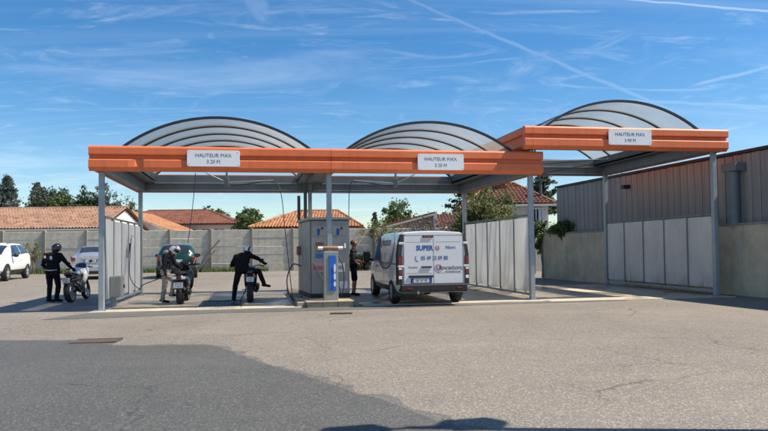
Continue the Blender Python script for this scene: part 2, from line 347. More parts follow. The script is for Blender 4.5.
# ------------------------------------------------------------------ geometry helpers
class MB:
    def __init__(s, xf=None): s.v = []; s.f = []; s.mi = []; s.xf = xf; s.cur = 0
    def add(s, vs_, fs):
        b = len(s.v); s.v += [tuple(s.xf(*p)) if s.xf else tuple(p) for p in vs_]; s.f += [tuple(b + i for i in f) for f in fs]; s.mi += [s.cur] * len(fs); return s
    def box(s, x0, x1, y0, y1, z0, z1):
        return s.add([(x, y, z) for z in (z0, z1) for x, y in ((x0, y0), (x1, y0), (x1, y1), (x0, y1))],
                     [(3, 2, 1, 0), (4, 5, 6, 7), (0, 1, 5, 4), (1, 2, 6, 5), (2, 3, 7, 6), (3, 0, 4, 7)])
    def bbox(s, x0, x1, y0, y1, z0, z1, b=.01):      # box with chamfered vertical and horizontal edges
        bm = bmesh.new(); bmesh.ops.create_cube(bm, size=1)
        for v in bm.verts: v.co = ((x0 + x1) / 2 + v.co.x * (x1 - x0), (y0 + y1) / 2 + v.co.y * (y1 - y0), (z0 + z1) / 2 + v.co.z * (z1 - z0))
        bmesh.ops.bevel(bm, geom=list(bm.edges), offset=b, segments=1, affect='EDGES', profile=.5)
        bm.verts.index_update(); s.add([tuple(v.co) for v in bm.verts], [[v.index for v in f.verts] for f in bm.faces]); bm.free(); return s
    def prism(s, poly, axis, a, b):                   # extrude 2D polygon along axis (0,1,2)
        n = len(poly)
        def P(q, h):
            o = list(q); o.insert(axis, h); return tuple(o)
        return s.add([P(q, a) for q in poly] + [P(q, b) for q in poly],
                     [tuple(range(n - 1, -1, -1)), tuple(range(n, 2 * n))] + [(i, (i + 1) % n, n + (i + 1) % n, n + i) for i in range(n)])
    def tube(s, pts, r, n=8, cap=True):
        pts = [Vector(p) for p in pts]; rs = r if isinstance(r, (list, tuple)) else [r] * len(pts); vs_ = []; ref = None
        for i, p in enumerate(pts):
            d = (pts[min(i + 1, len(pts) - 1)] - pts[max(i - 1, 0)]).normalized()
            if ref is None: ref = d.orthogonal().normalized()
            x = (ref - d * ref.dot(d)); x = x.normalized() if x.length > 1e-6 else d.orthogonal().normalized(); ref = x; y = d.cross(x)
            for k in range(n):
                a = 2 * math.pi * k / n; vs_.append(p + (x * math.cos(a) + y * math.sin(a)) * rs[i])
        fs = [(i * n + k, i * n + (k + 1) % n, (i + 1) * n + (k + 1) % n, (i + 1) * n + k) for i in range(len(pts) - 1) for k in range(n)]
        if cap: fs += [tuple(range(n - 1, -1, -1)), tuple(range((len(pts) - 1) * n, len(pts) * n))]
        return s.add(vs_, fs)
    def lathe(s, prof, c=(0, 0, 0), axis=1, n=24, close=True):  # prof: list (radius, along)
        vs_ = []
        for r, h in prof:
            for k in range(n):
                a = 2 * math.pi * k / n; q = [r * math.cos(a), r * math.sin(a)]; q.insert(axis, h); vs_.append((q[0] + c[0], q[1] + c[1], q[2] + c[2]))
        m_ = len(prof); rng = range(m_) if close else range(m_ - 1)
        return s.add(vs_, [(i * n + k, i * n + (k + 1) % n, ((i + 1) % m_) * n + (k + 1) % n, ((i + 1) % m_) * n + k) for i in rng for k in range(n)])
    def loft(s, rings, n=14, e=2.4):                   # rings: (cx,cy,cz,hw,hh) in planes x = const, superellipse
        vs_ = []
        for cx, cy, cz, hw, hh in rings:
            for k in range(n):
                a = 2 * math.pi * k / n; ca, sa = math.cos(a), math.sin(a)
                vs_.append((cx, cy + hw * math.copysign(abs(ca) ** (2 / e), ca), cz + hh * math.copysign(abs(sa) ** (2 / e), sa)))
        m_ = len(rings); fs = [(i * n + k, i * n + (k + 1) % n, (i + 1) * n + (k + 1) % n, (i + 1) * n + k) for i in range(m_ - 1) for k in range(n)]
        fs += [tuple(range(n - 1, -1, -1)), tuple(range((m_ - 1) * n, m_ * n))]
        return s.add(vs_, fs)
    def ball(s, c, r, n=12, m_=8):
        rx, ry, rz = r if isinstance(r, (tuple, list)) else (r, r, r); vs_ = []
        for i in range(m_ + 1):
            t = math.pi * i / m_
            for k in range(n):
                a = 2 * math.pi * k / n; vs_.append((c[0] + rx * math.sin(t) * math.cos(a), c[1] + ry * math.sin(t) * math.sin(a), c[2] - rz * math.cos(t)))
        return s.add(vs_, [(i * n + k, i * n + (k + 1) % n, (i + 1) * n + (k + 1) % n, (i + 1) * n + k) for i in range(m_) for k in range(n)])
    def mesh(s, name, mats, smooth=False, fix=True):
        me = bpy.data.meshes.new(name); me.from_pydata(s.v, [], s.f)
        for m_ in (mats if isinstance(mats, (list, tuple)) else [mats]): me.materials.append(M[m_])
        me.polygons.foreach_set('material_index', s.mi)
        if fix:
            bm = bmesh.new(); bm.from_mesh(me)
            bmesh.ops.remove_doubles(bm, verts=bm.verts, dist=1e-5)
            bmesh.ops.recalc_face_normals(bm, faces=bm.faces); bm.to_mesh(me); bm.free()
        if smooth:
            me.polygons.foreach_set('use_smooth', [True] * len(me.polygons))
            if smooth is not True: me.set_sharp_from_angle(angle=R(smooth))
        me.update(); return me
    def build(s, name, mats, parent=None, smooth=False, fix=True):
        o = bpy.data.objects.new(name, s.mesh(name, mats, smooth, fix)); col.objects.link(o)
        if parent: o.parent = parent
        return o
def tag(o, label=None, cat=None, group=None, kind=None):
    for k, v in (('label', label), ('category', cat), ('group', group), ('kind', kind)):
        if v: o[k] = v
    return o
def thing(name, label, cat, loc=(0, 0, 0), rz=0., group=None):
    o = bpy.data.objects.new(name, None); o.empty_display_size = .3; col.objects.link(o); o.location = loc; o.rotation_euler = (0, 0, rz)
    return tag(o, label, cat, group)
def inst(name, me, parent, loc=(0, 0, 0), rot=(0, 0, 0), scale=(1, 1, 1)):
    o = bpy.data.objects.new(name, me); col.objects.link(o); o.parent = parent; o.location = loc; o.rotation_euler = rot; o.scale = scale; return o
def text(name, body, size, mat_, parent, mtx, align='CENTER', bold=0., extrude=.0015, sx=1.):
    cu = bpy.data.curves.new('t', 'FONT'); cu.body = body; cu.size = size; cu.align_x = align; cu.align_y = 'CENTER'; cu.extrude = extrude; cu.offset = bold; cu.resolution_u = 3
    t = bpy.data.objects.new('t', cu); col.objects.link(t)
    me = bpy.data.meshes.new_from_object(t.evaluated_get(bpy.context.evaluated_depsgraph_get())); bpy.data.objects.remove(t); bpy.data.curves.remove(cu)
    me.materials.clear(); me.materials.append(M[mat_]); me.name = name
    me.transform(mtx @ Matrix.Diagonal((sx, 1, 1, 1)))
    o = bpy.data.objects.new(name, me); col.objects.link(o); o.parent = parent; return o
def facing(loc, right, up):                            # matrix: text x -> right, y -> up
    r_ = Vector(right).normalized(); u_ = Vector(up).normalized(); n_ = r_.cross(u_)
    mm = Matrix((r_, u_, n_)).transposed().to_4x4(); mm.translation = loc; return mm

# site frame: u along the front of the wash bays, v into the bays
AU, AV = R(9), R(12)
UV_U = Vector((math.cos(AU), math.sin(AU), 0)); UV_V = Vector((-math.sin(AV), math.cos(AV), 0))
A0 = Vector((-7.23, 15.87, 0)); C0 = Vector((9.78, 18.32, 0))
def uv(u, v, z=0.): return UV_U * u + UV_V * v + Vector((0, 0, z))
def site(u, v, z=0.): return A0 + uv(u, v, z)
def gz(x, y):                                          # ground height: the yard rises a little behind the bays
    v = (x - A0.x) * -math.sin(AU) + (y - A0.y) * math.cos(AU)
    t = max(0, min(1, (v - 6.1) / 4.6)); k = max(0, min(1, (5.5 - x) / 6)); return .33 * t * t * (3 - 2 * t) * k * k * (3 - 2 * k)

# ------------------------------------------------------------------ ground
def axis_vals(a, b, st): return [-1500, -700, -300, -150, -90] + list(np.arange(a, b + .01, st)) + [90, 150, 300, 700, 1500]
xs = axis_vals(-60, 60, 1.5); ys = axis_vals(-60, 75, 1.0)
g = MB(); g.add([(x, y, gz(x, y)) for y in ys for x in xs],
                [(j * len(xs) + i, j * len(xs) + i + 1, (j + 1) * len(xs) + i + 1, (j + 1) * len(xs) + i) for j in range(len(ys) - 1) for i in range(len(xs) - 1)])
tag(g.build('ground', 'asphalt', None, True, False), kind='structure')
def sheet(name, pts, z, mat_, sub=1):
    b = MB(); b.add([(p[0], p[1], z) for p in pts], [tuple(range(len(pts)))]); return tag(b.build(name, mat_), kind='structure')
# irregular edge of the dark resurfaced strip
edge = [(-60, 13.2), (-30, 12.2), (-6.67, 10.79), (-5.32, 10.69), (-4.45, 10.12), (-3.7, 10.02), (-2.91, 10.05), (-2.5, 9.6), (-2.01, 8.93), (-.63, 7.02), (.31, 5.73), (.7, 5.21), (3.2, 1.7), (8, -6), (-60, -6)]
ed = []
for i in range(len(edge)):
    a, b = Vector(edge[i]), Vector(edge[(i + 1) % len(edge)]); ed.append(a)
    if 2 <= i <= 11:
        n = max(2, int((b - a).length / .18))
        for k in range(1, n):
            d = (b - a).normalized(); ed.append(a.lerp(b, k / n) + Vector((-d.y, d.x)) * random.uniform(-.05, .05))
sheet('resurfaced_pavement', ed, .0075, 'asphalt_dark')
ed2 = []                                              # thin feathered lip of the overlay
for i, p in enumerate(ed):
    d = (ed[(i + 1) % len(ed)] - ed[i - 1]); nrm = Vector((-d.y, d.x)); nrm = nrm.normalized() if nrm.length > 0 else nrm
    ed2.append(p + nrm * random.uniform(.02, .20) if -8 < p.x < 1.2 and p.y > 4 else p + Vector((0, .1)))
sheet('feathered_pavement', ed2, .0035, 'asphalt_mid')
gl = [site(-.9, -1.75), site(.6, -1.7), site(3, -1.25), site(6, -1.35), site(9.5, -1.0), site(14, -.75), site(14, -.52), site(-.2, -.42), site(-.35, -.6)]
sheet('gutter_strip', gl, .006, 'gutter_asphalt')

# concrete bay floors (separate cast slabs with open joints)
def slab(name, u0, u1, v0, v1, z=.022, mat_='slab_concrete', O=A0):
    b = MB(lambda x, y, z_: O + uv(x, y, z_)); b.bbox(u0, u1, v0, v1, -.15, z, .012); return tag(b.build(name, mat_), kind='structure')
slab('bay_floor', -.22, 2.30, -.33, 1.0); slab('bay_floor', -.22, 2.30, 1.01, 2.9); slab('bay_floor', -.22, 2.30, 2.91, 6.0)
slab('bay_floor', 2.31, 3.47, -.33, .28); slab('bay_floor', 2.31, 3.47, 2.42, 6.0)
slab('bay_floor', 3.48, 5.12, -.33, 2.9); slab('bay_floor', 3.48, 5.12, 2.91, 6.0)
slab('bay_floor', 6.65, 9.0, -.33, 2.9); slab('bay_floor', 6.65, 9.0, 2.91, 6.0)
slab('bay_floor', 9.01, 11.8, -.33, 2.9); slab('bay_floor', 9.01, 11.8, 2.91, 6.0)
slab('bay_floor', 11.81, 14.4, -.55, 2.9); slab('bay_floor', 11.81, 14.4, 2.91, 6.0); slab('bay_floor', 14.41, 17.45, -.55, 6.0)
slab('kerb_edge', -.25, 5.13, -.375, -.335, .026, 'edge_concrete'); slab('kerb_edge', 6.64, 11.83, -.375, -.335, .026, 'edge_concrete')
slab('kerb_edge', 11.84, 17.5, -.60, -.555, .026, 'edge_concrete')
slab('pit_floor', 2.31, 3.47, .29, 2.41, .006, 'pit_dark')

# ------------------------------------------------------------------ canopies
FZ0, FZ1 = 3.57, 4.20
def fascia_profile(z0, y):                            # (v, z) outline of the folded orange fascia, front at y
    return [(y + .10, z0), (y + .02, z0 + .07), (y, z0 + .09), (y, z0 + .27), (y + .02, z0 + .29), (y + .09, z0 + .30), (y + .09, z0 + .395), (y + .02, z0 + .405),
            (y, z0 + .425), (y, z0 + .585), (y + .025, z0 + .625), (y + .05, z0 + .635), (y + .16, z0 + .635), (y + .16, z0)]
def vault(t, O, u0, u1, v0, v1, z, rise, nr):
    hw = (u1 - u0) / 2; Rr = (hw * hw + rise * rise) / (2 * rise); cx = (u0 + u1) / 2; zc_ = z + rise - Rr; a0 = math.asin(hw / Rr); N = 28
    arc = [(cx + Rr * math.sin(-a0 + 2 * a0 * k / N), zc_ + Rr * math.cos(-a0 + 2 * a0 * k / N)) for k in range(N + 1)]
    vsn = [v0 + (v1 - v0) * k / nr for k in range(nr + 1)]
    for k in range(nr):                               # one pane per field between ribs
        b = MB(uv); a, c = vsn[k] + .02, vsn[k + 1] - .02
        b.add([(p[0], a, p[1]) for p in arc] + [(p[0], c, p[1]) for p in arc], [(i, i + 1, N + 2 + i, N + 1 + i) for i in range(N)])
        b.build('roof_pane', 'poly_roof', t, True, False)
    for k in range(nr + 1):
        b = MB(uv); vv = vsn[k]; e = .045; d = .03
        pts = []
        for s_, h in ((-e, -.035), (e, -.035), (e, d), (-e, d)):
            pts.append([(cx + (Rr + h) * math.sin(-a0 + 2 * a0 * i / N), vv + s_ * .6, zc_ + (Rr + h) * math.cos(-a0 + 2 * a0 * i / N)) for i in range(N + 1)])
        vs_ = [p for row in pts for p in row]; n1 = N + 1
        b.add(vs_, [(j * n1 + i, j * n1 + i + 1, ((j + 1) % 4) * n1 + i + 1, ((j + 1) % 4) * n1 + i) for j in range(4) for i in range(N)] + [(0, n1, 2 * n1, 3 * n1), (N, 3 * n1 + N, 2 * n1 + N, n1 + N)])
        b.build('roof_rib', 'rib', t, 40)
def canopy(name, label, O, u0, u1, v1, z0, vaults, posts, seams, dent=None, leftfascia=False):
    t = thing(name, label, 'canopy', O)
    prof = fascia_profile(z0, -.35)
    us = sorted(set([u0] + seams + [u1]))
    for a, b_ in zip(us[:-1], us[1:]):                # front fascia in lengths with visible joints
        b = MB(uv); stops = list(np.linspace(a + .004, b_ - .004, 3))
        if dent and a < dent < b_: stops = sorted(stops + [dent - .25, dent - .1, dent - .03, dent + .03, dent + .12, dent + .3])
        n = len(prof); vs_ = []
        for s_ in stops:
            dd = math.exp(-((s_ - dent) / .09) ** 2) if dent else 0
            for (y, z) in prof:
                k = dd if (dent and z0 + .02 < z < z0 + .3 and y < -.25) else 0
                vs_.append((s_, y + .06 * k, z + .03 * k))
        fs = [(i * n + k, i * n + (k + 1) % n, (i + 1) * n + (k + 1) % n, (i + 1) * n + k) for i in range(len(stops) - 1) for k in range(n)]
        fs += [tuple(range(n)), tuple(range((len(stops) - 1) * n, len(stops) * n))]
        b.add(vs_, fs); b.build('fascia', 'orange', t)
    def sidef(u, s_):                                 # side and back fascias
        b = MB(lambda x, y, z: uv(u + s_ * (x + .35), y, z)); b.prism([(p[0], p[1]) for p in prof], 1, -.18, v1 + .35)
        return b
    sidef(u0 + .0, 1).build('side_fascia', 'orange', t, 25); sidef(u1, -1).build('side_fascia', 'orange', t, 25)
    b = MB(lambda x, y, z: uv(x, v1 + .35 - (y + .35), z)); b.prism(prof, 0, u0 + .17, u1 - .17); b.build('back_fascia', 'orange', t, 25)
    # inner structure: edge beams with a flange line, soffit strips, gutters
    def beam(a0_, a1_, b0, b1, nm='edge_beam'):
        q = MB(uv); q.box(a0_, a1_, b0, b1, z0 + .02, z0 + .28); q.box(a0_ + .01, a1_ - .01, b0 + .01, b1 - .01, z0 + .285, z0 + .58); q.build(nm, 'beam', t)
    iu0, iu1 = u0 + .17, u1 - .17
    beam(iu0, iu0 + .26, -.18, v1 + .18); beam(iu1 - .26, iu1, -.18, v1 + .18)
    beam(iu0 + .265, iu1 - .265, -.18, .04); beam(iu0 + .265, iu1 - .265, v1 - .04, v1 + .18)
    q = MB(uv); q.box(iu0 + .30, iu1 - .3, v1 - .10, v1 - .045, z0 + .29, z0 + .34); q.box(iu0 + .3, iu1 - .3, v1 - .09, v1 - .045, z0 + .05, z0 + .08); q.build('flange', 'galv', t)
    edges = [iu0 + .265] + [x for a in vaults for x in a] + [iu1 - .265]
    for k in range(0, len(edges), 2):                 # flat gutters beside and between the vaults
        if edges[k + 1] - edges[k] > .05:
            q = MB(uv); q.box(edges[k], edges[k + 1], .045, v1 - .045, z0 + .40, z0 + .62); q.box(edges[k], edges[k + 1], .045, v1 - .045, z0 + .30, z0 + .33); q.build('gutter', 'beam_dark', t)
    for a in vaults:
        vault(t, O, a[0], a[1], -.10, v1 + .02, z0 + .62, .83, 5)
        for k in (1, 2, 3, 4):                        # tie purlins under the vault springing
            pass
        q = MB(uv); q.box(a[0], a[1], v1 * .5 - .04, v1 * .5 + .04, z0 + .50, z0 + .58); q.build('tie_beam', 'galv', t)
    for (pu, pv, pz0, pz1) in posts:
        b = MB(uv); b.bbox(pu - .065, pu + .065, pv - .065, pv + .065, pz0, pz1, .008); p = b.build('post', 'galv', t)
        if pz0 < 1:
            b = MB(uv); b.box(pu - .14, pu + .14, pv - .14, pv + .14, pz0 - .004, pz0 + .014); b.build('base_plate', 'galv', p)
            for sx in (-1, 1):
                for sy in (-1, 1): MB(uv).lathe([(.001, .03), (.014, .03), (.014, .012), (.001, .012)], (pu + sx * .105, pv + sy * .105, pz0), 2, 6, False).build('bolt', 'beam_dark', p)
    return t
UB = 11.57; VB = 5.65
can1 = canopy('wash_canopy', 'long low double wash-bay canopy with orange fascia and two arched roofs', A0, -.25, 11.81, VB, FZ0, [(.5, 5.35), (6.25, 11.05)],
              [(u, v, .024, FZ0 + .3) for u in (0, UB) for v in (0, VB)] + [(5.82, 0, .17, FZ0 + .3), (5.82, VB, .17, FZ0 + .3)], [5.84], dent=.96)
can2 = canopy('wash_canopy', 'shorter and taller single wash-bay canopy with orange fascia beside the dark cladding', C0, -6.0, .24, 5.75, 4.25, [(-5.35, -.5)],
              [(0, 0, .024, 4.55), (0, 5.75, .024, 4.55), (-5.68, .02, 4.20, 4.27), (-5.68, 5.7, 4.20, 4.27)], [-5.77])
# downpipe stubs in the middle of the double canopy
q = MB(uv); q.tube([(5.45, 3.2, 2.45), (5.45, 3.2, FZ0 + .1), (5.62, 2.6, FZ0 + .32)], .055, 10); q.tube([(5.25, 3.3, 2.45), (5.25, 3.3, 3.25)], .05, 8); q.tube([(5.02, 3.3, 3.40), (5.72, 3.2, 3.40)], .018, 6)
q.build('downpipe', 'beam_dark', can1)

# height signs on the fascias
def sign(O, u0, u1, z0, z1, label, line2):
    c = O + uv((u0 + u1) / 2, -.372, (z0 + z1) / 2); t = thing('height_sign', label, 'sign', c, AU, 'height limit signs'); hw, hh = (u1 - u0) / 2, (z1 - z0) / 2
    b = MB(); b.prism([(x, z) for x, z in ((-hw + .03, -hh), (hw - .03, -hh), (hw, -hh + .03), (hw, hh - .03), (hw - .03, hh), (-hw + .03, hh), (-hw, hh - .03), (-hw, -hh + .03))], 1, -.012, .012); b.build('plate', 'sign_white', t)
    text('lettering', 'HAUTEUR MAX', .132, 'sign_text', t, facing((0, -.014, hh * .36), (1, 0, 0), (0, 0, 1)), bold=-.0012, sx=1.0)
    text('lettering', line2, .132, 'sign_text', t, facing((0, -.014, -hh * .42), (1, 0, 0), (0, 0, 1)), bold=-.0012, sx=.95)
    for sx in (-1, 1):
        for sz in (-1, 1): MB().lathe([(.001, -.016), (.010, -.016), (.010, -.012), (.001, -.012)], (sx * (hw - .05), 0, sz * (hh - .05)), 1, 8, False).build('screw', 'galv', t)
sign(A0, 2.15, 3.47, 3.69, 4.11, 'white sign reading 3.20 M on the fascia above the two motorcycles', '3.20 M')
sign(A0, 8.19, 9.48, 3.65, 4.09, 'white sign reading 3.20 M on the fascia above the van', '3.20 M')
sign(C0, -3.54, -2.23, 4.38, 4.82, 'white sign reading 3.90 M on the taller canopy', '3.90 M')

# ------------------------------------------------------------------ polycarbonate side screens
def screen(O, label, mat_, v0=.08, v1=5.55, z0=.22, z1=2.40, n=5):
    t = thing('wash_screen', label, 'screen', O, 0, 'translucent side screens')
    w = (v1 - v0) / n
    for k in range(n):
        b = MB(uv); b.box(-.012, .012, v0 + k * w + .03, v0 + (k + 1) * w - .03, z0 + .04, z1 - .03); b.build('panel', mat_, t)
    for k in range(n + 1):
        b = MB(uv); vv = v0 + k * w; b.box(-.025, .025, vv - .028, vv + .028, z0 - .02, z1 + .01); b.build('mullion', 'beam', t)
    b = MB(uv); b.box(-.03, .03, v0 - .03, v1 + .03, z1 + .012, z1 + .06); b.build('top_rail', 'beam', t)
    b = MB(uv); b.box(-.03, .03, v0 - .03, v1 + .03, z0 - .08, z0 - .022); b.build('bottom_rail', 'galv', t)
    for k in (0, n):
        b = MB(uv); vv = v0 + k * w; b.box(-.02, .02, vv - .02, vv + .02, .023, z0 - .082); b.box(-.07, .07, vv - .05, vv + .05, .022, .034); b.build('foot', 'galv', t)
screen(A0, 'white translucent screen with a hose holder and grey box, nearest the white car', 'poly_wall', .30)
screen(site(UB, 0), 'pale translucent screen between the van and the tall bay', 'poly_wall_back')
screen(C0, 'dim grey translucent screen in front of the rendered wall', 'poly_wall_shade', .05, 5.68)
# foam box and lance holder on the first screen
t = thing('foam_box', 'small grey steel box fixed low on the white screen', 'box', site(.13, 1.05, 0))
b = MB(uv); b.bbox(-.10, .16, -.24, .24, .30, .86, .01); b.build('case', 'cabinet', t)
b = MB(uv); b.box(.163, .175, -.21, .21, .33, .83); d_ = b.build('door', 'cabinet', t)
b = MB(uv); b.box(.176, .20, .12, .17, .52, .62); b.build('handle', 'black_plastic', d_)
b = MB(uv); b.box(-.10, .02, -.06, .06, .022, .298); b.build('stand', 'galv', t)
def arc_hose(pts, n=14):
    P = [Vector(p) for p in pts]; out = []
    P = [P[0]] + P + [P[-1]]
    for i in range(1, len(P) - 2):
        for k in range(n):
            s_ = k / n; a, b_, c, d = P[i - 1], P[i], P[i + 1], P[i + 2]
            out.append(.5 * ((2 * b_) + (c - a) * s_ + (2 * a - 5 * b_ + 4 * c - d) * s_ ** 2 + (3 * b_ - a - 3 * c + d) * s_ ** 3))
    out.append(P[-2]); return out
t = thing('lance_holder', 'black lance holder tube hanging on the white screen', 'holder', site(.06, 3.0, 0))
b = MB(uv); b.tube([(0, 0, 1.35), (.02, .30, 1.75)], .035, 10); b.build('tube', 'black_plastic', t)
b = MB(uv); b.tube([(0, -.35, .80), (.0, -.1, 1.25), (0, 0, 1.4), (0, .25, 1.85), (.04, .38, 2.02), (.08, .55, 1.98)], .014, 6); b.build('pipe', 'galv', t)
b = MB(uv); b.box(-.05, -.0, .1, .2, 1.45, 1.6); b.build('bracket', 'beam', t)

# ------------------------------------------------------------------ plinth, equipment cabinet, blue pillar
b = MB(uv); z_ = .165
t = thing('plinth', 'low concrete block plinth under the grey equipment cabinet', 'plinth', site(5.15, -.55, 0))
for k in range(3):
    b = MB(uv); b.bbox(.02 + k * .40, .02 + k * .40 + .394, -.02, .22, -.02, z_ - .03, .012); b.build('block', 'plinth_concrete', t)
b = MB(uv); b.bbox(-.22, 1.40, .226, 5.6, -.02, z_ - .03, .01); b.build('base', 'plinth_concrete', t)
b = MB(uv); b.prism([(-.01, -.04), (1.25, -.04), (1.25, .22), (1.41, .22), (1.41, 5.6), (-.23, 5.6), (-.23, .9), (-.01, .3)], 2, z_ - .028, z_); b.build('top', 'plinth_concrete', t)
CW = 1.19
def cuv(u, v, z=0.): return UV_U * (u * .94) + Vector((-math.sin(R(17.5)), math.cos(R(17.5)), 0)) * v + Vector((0, 0, z))
cz0 = z_ + .02; cz1 = 2.42
t = thing('equipment_cabinet', 'tall grey steel equipment cabinet with posters and control panels', 'cabinet', site(5.36, .62, 0))
b = MB(cuv); b.box(.02, CW - .02, .02, 1.98, cz0, cz1 - .08); b.build('body', 'cabinet_dark', t)
b = MB(cuv); b.bbox(-.04, CW + .04, -.04, 2.04, cz1 - .075, cz1, .012); b.build('roof', 'cabinet', t)
b = MB(cuv); b.box(.0, CW, .0, 2.0, cz0 - .02, cz0 + .08); b.build('skirt', 'black_plastic', t)
for k in range(3):                                    # side doors
    b = MB(cuv); a = .05 + k * .645; b.bbox(0, .022, a, a + .62, cz0 + .10, cz1 - .10, .006); dd = b.build('door', 'cabinet', t)
    b = MB(cuv); b.box(-.02, -.001, a + .5, a + .54, 1.05, 1.35); b.build('handle', 'galv', dd)
for k, (a, c) in enumerate(((.03, .585), (.605, 1.16))):  # front doors
    b = MB(cuv); b.bbox(a, c, -.002, .02, cz0 + .10, cz1 - .10, .006); dd = b.build('door', 'cabinet', t)
    b = MB(cuv); b.box(a + .06, c - .06, -.008, -.003, cz0 + 1.72, cz1 - .2); b.build('control_panel', 'cabinet_dark' if k == 2 else 'cabinet', dd)
    b = MB(cuv); b.box(a + .30, a + .36, -.02, -.009, 2.08, 2.14); b.build('button', 'black_plastic', dd)
    b = MB(cuv); b.box(a + .18, a + .25, -.016, -.009, 1.92, 2.10); b.build('display', 'blue_wrap', dd)
    for nm, z0_, z1_, mm in () if k else (('poster', 1.62, 1.72, 'poster_red'), ('poster', 1.50, 1.60, 'poster_yellow'), ('poster', 1.44, 1.49, 'poster_green'), ('poster', 1.28, 1.40, 'poster_blue')):
        b = MB(cuv); b.box(a + .13, a + .36, -.007, -.003, z0_, z1_); b.build(nm, mm, dd)
    b = MB(cuv); b.box(a + .40, a + .45, -.022, -.003, 1.55, 1.68); b.build('coin_slot', 'chrome', dd)
    b = MB(cuv); b.box(a + .04, a + .42, -.007, -.003, .88, 1.13); b.build('notice', 'poster_pink' if k == 0 else 'poster_white', dd)
    b = MB(cuv)
    for j in range(6): b.box(a + .08 + .05 * j, a + .11 + .05 * j, -.0095, -.0072, .95, 1.06)
    b.build('print', 'poster_red', dd)
b = MB(cuv); b.box(.86, 1.10, -.012, -.004, .42, .62); b.build('notice_plate', 'poster_white', t)
b = MB(cuv); b.bbox(-.10, -.002, 1.55, 1.75, 1.35, 1.62, .01); b.build('alarm_box', 'poster_red', t)
b = MB(cuv); b.tube([(.10, -.03, 1.15), (.50, -.05, .42)], .03, 8); b.build('lance_tube', 'galv', t)
# blue-labelled pillar at the front post
t = thing('payment_pillar', 'slim steel pillar with a blue panel and a brown roll on top', 'pillar', site(5.82, -.20, 0))
b = MB(uv); b.bbox(-.19, .19, -.12, .12, z_ + .002, 1.46, .012); b.build('case', 'cabinet', t)
b = MB(uv); b.bbox(-.06, .13, -.14, -.122, .42, 1.36, .006); pp = b.build('blue_panel', 'poster_blue', t)
for zz, hh in ((1.02, .12), (.80, .09), (.60, .07)):
    b = MB(uv); b.lathe([(.001, -.1445), (.03, -.1445), (.03, -.1405), (.001, -.1405)], (0, 0, 0), 1, 16, False); b.v = [(Vector(v) - Vector((0, 0, 0))) for v in b.v]; b.v = [(v.x + .095, v.y, zz + v.z * hh / .03) for v in b.v]; b.build('droplet', 'poster_white', pp)
b = MB(uv); b.lathe([(.001, -.20), (.052, -.20), (.057, -.15), (.057, .15), (.052, .20), (.001, .20)], (0, -.02, 1.55), 0, 16, False); b.build('roll', 'roll_brown', t, 40)
b = MB(uv); b.lathe([(.001, .201), (.048, .201), (.048, .33), (.001, .33)], (0, -.02, 1.55), 0, 14, False); b.lathe([(.001, -.33), (.048, -.33), (.048, -.201), (.001, -.201)], (0, -.02, 1.55), 0, 14, False); b.build('end_cap', 'poster_white', t, 40)
b = MB(uv); b.box(-.03, .03, -.05, .05, 1.46, 1.51); b.build('cradle', 'galv', t)
b = MB(uv); b.tube(arc_hose([(.20, .05, 1.38), (.32, .0, 1.1), (.36, -.02, .7), (.30, -.05, .35), (.22, .0, .55)]), .018, 7); b.build('hose', 'hose', t)
# hoses looped at the cabinet's side
t = tag(MB(uv).tube(arc_hose([(-.02, .5, 1.05), (-.25, .3, 1.1), (-.42, .15, .75), (-.40, .0, .35), (-.2, .1, .08), (.0, .35, .20)]), .018, 7).build('loop_hose', 'hose'), 'black hose looped down the side of the grey cabinet', 'hose'); t.location = site(5.15, .62, 0)

# ------------------------------------------------------------------ swing booms under the roofs and hanging hoses
def boom(O, pu, pv, z, ang, length, label, drop):
    t = thing('hose_boom', label, 'hose boom', O + uv(pu, pv, 0), 0, 'overhead hose booms')
    b = MB(); b.bbox(-.06, .06, -.06, .06, z - .22, z + .05, .01); b.tube([(0, 0, z), (0, 0, z + .28)], .03, 8); b.build('pivot', 'beam', t)
    dxy = Vector((math.cos(ang), math.sin(ang), 0)); e = dxy * length
    b = MB(); b.tube([(0, 0, z - .1), (e.x, e.y, z - .02)], .022, 8); b.build('arm', 'galv', t)
    b = MB(); k = dxy * -.6; b.tube([(0, 0, z - .1), (k.x, k.y, z + .18)], .016, 6); b.build('counter_arm', 'galv', t)
    pts = [(e.x * .1, e.y * .1, z - .2), (e.x * .5, e.y * .5, z - .12), (e.x, e.y, z - .06)] + [tuple(Vector(p) - (O + uv(pu, pv, 0))) for p in drop]
    b = MB(); b.tube(arc_hose(pts, 8), .013, 6); b.build('hose', 'hose', t)
    return t
boom(A0, 3.05, 1.9, 3.62, AU + .1, 1.35, 'grey swing boom with a hose hanging in the bay of the two motorcycles', [site(4.62, 1.9, 3.2), site(4.72, 1.8, 2.2), site(4.85, 1.4, .7), site(4.9, 1.2, .08)])
boom(A0, 8.1, 1.9, 3.62, AU + math.pi, 1.3, 'grey swing boom with a hose hanging straight down near the van', [site(6.72, 2.2, 3.3), site(6.7, 2.3, 2.4), site(6.68, 2.4, 1.7)])
boom(C0, -4.8, 1.6, 4.28, AU, 2.4, 'long grey swing boom under the taller canopy', [C0 + uv(-5.2, 3.4, 3.6), C0 + uv(-5.4, 3.6, 2.4), C0 + uv(-5.45, 2.2, .8), C0 + uv(-5.4, .9, .1)])
t = tag(MB().tube(arc_hose([site(2.05, 3.2, 3.95), site(2.0, 3.2, 3.3), site(1.9, 3.2, 2.4), site(1.82, 3.1, 1.75)]), .012, 6).build('ceiling_hose', 'blue_hose'), 'thin blue hose hanging from the roof above the scooter', 'hose')

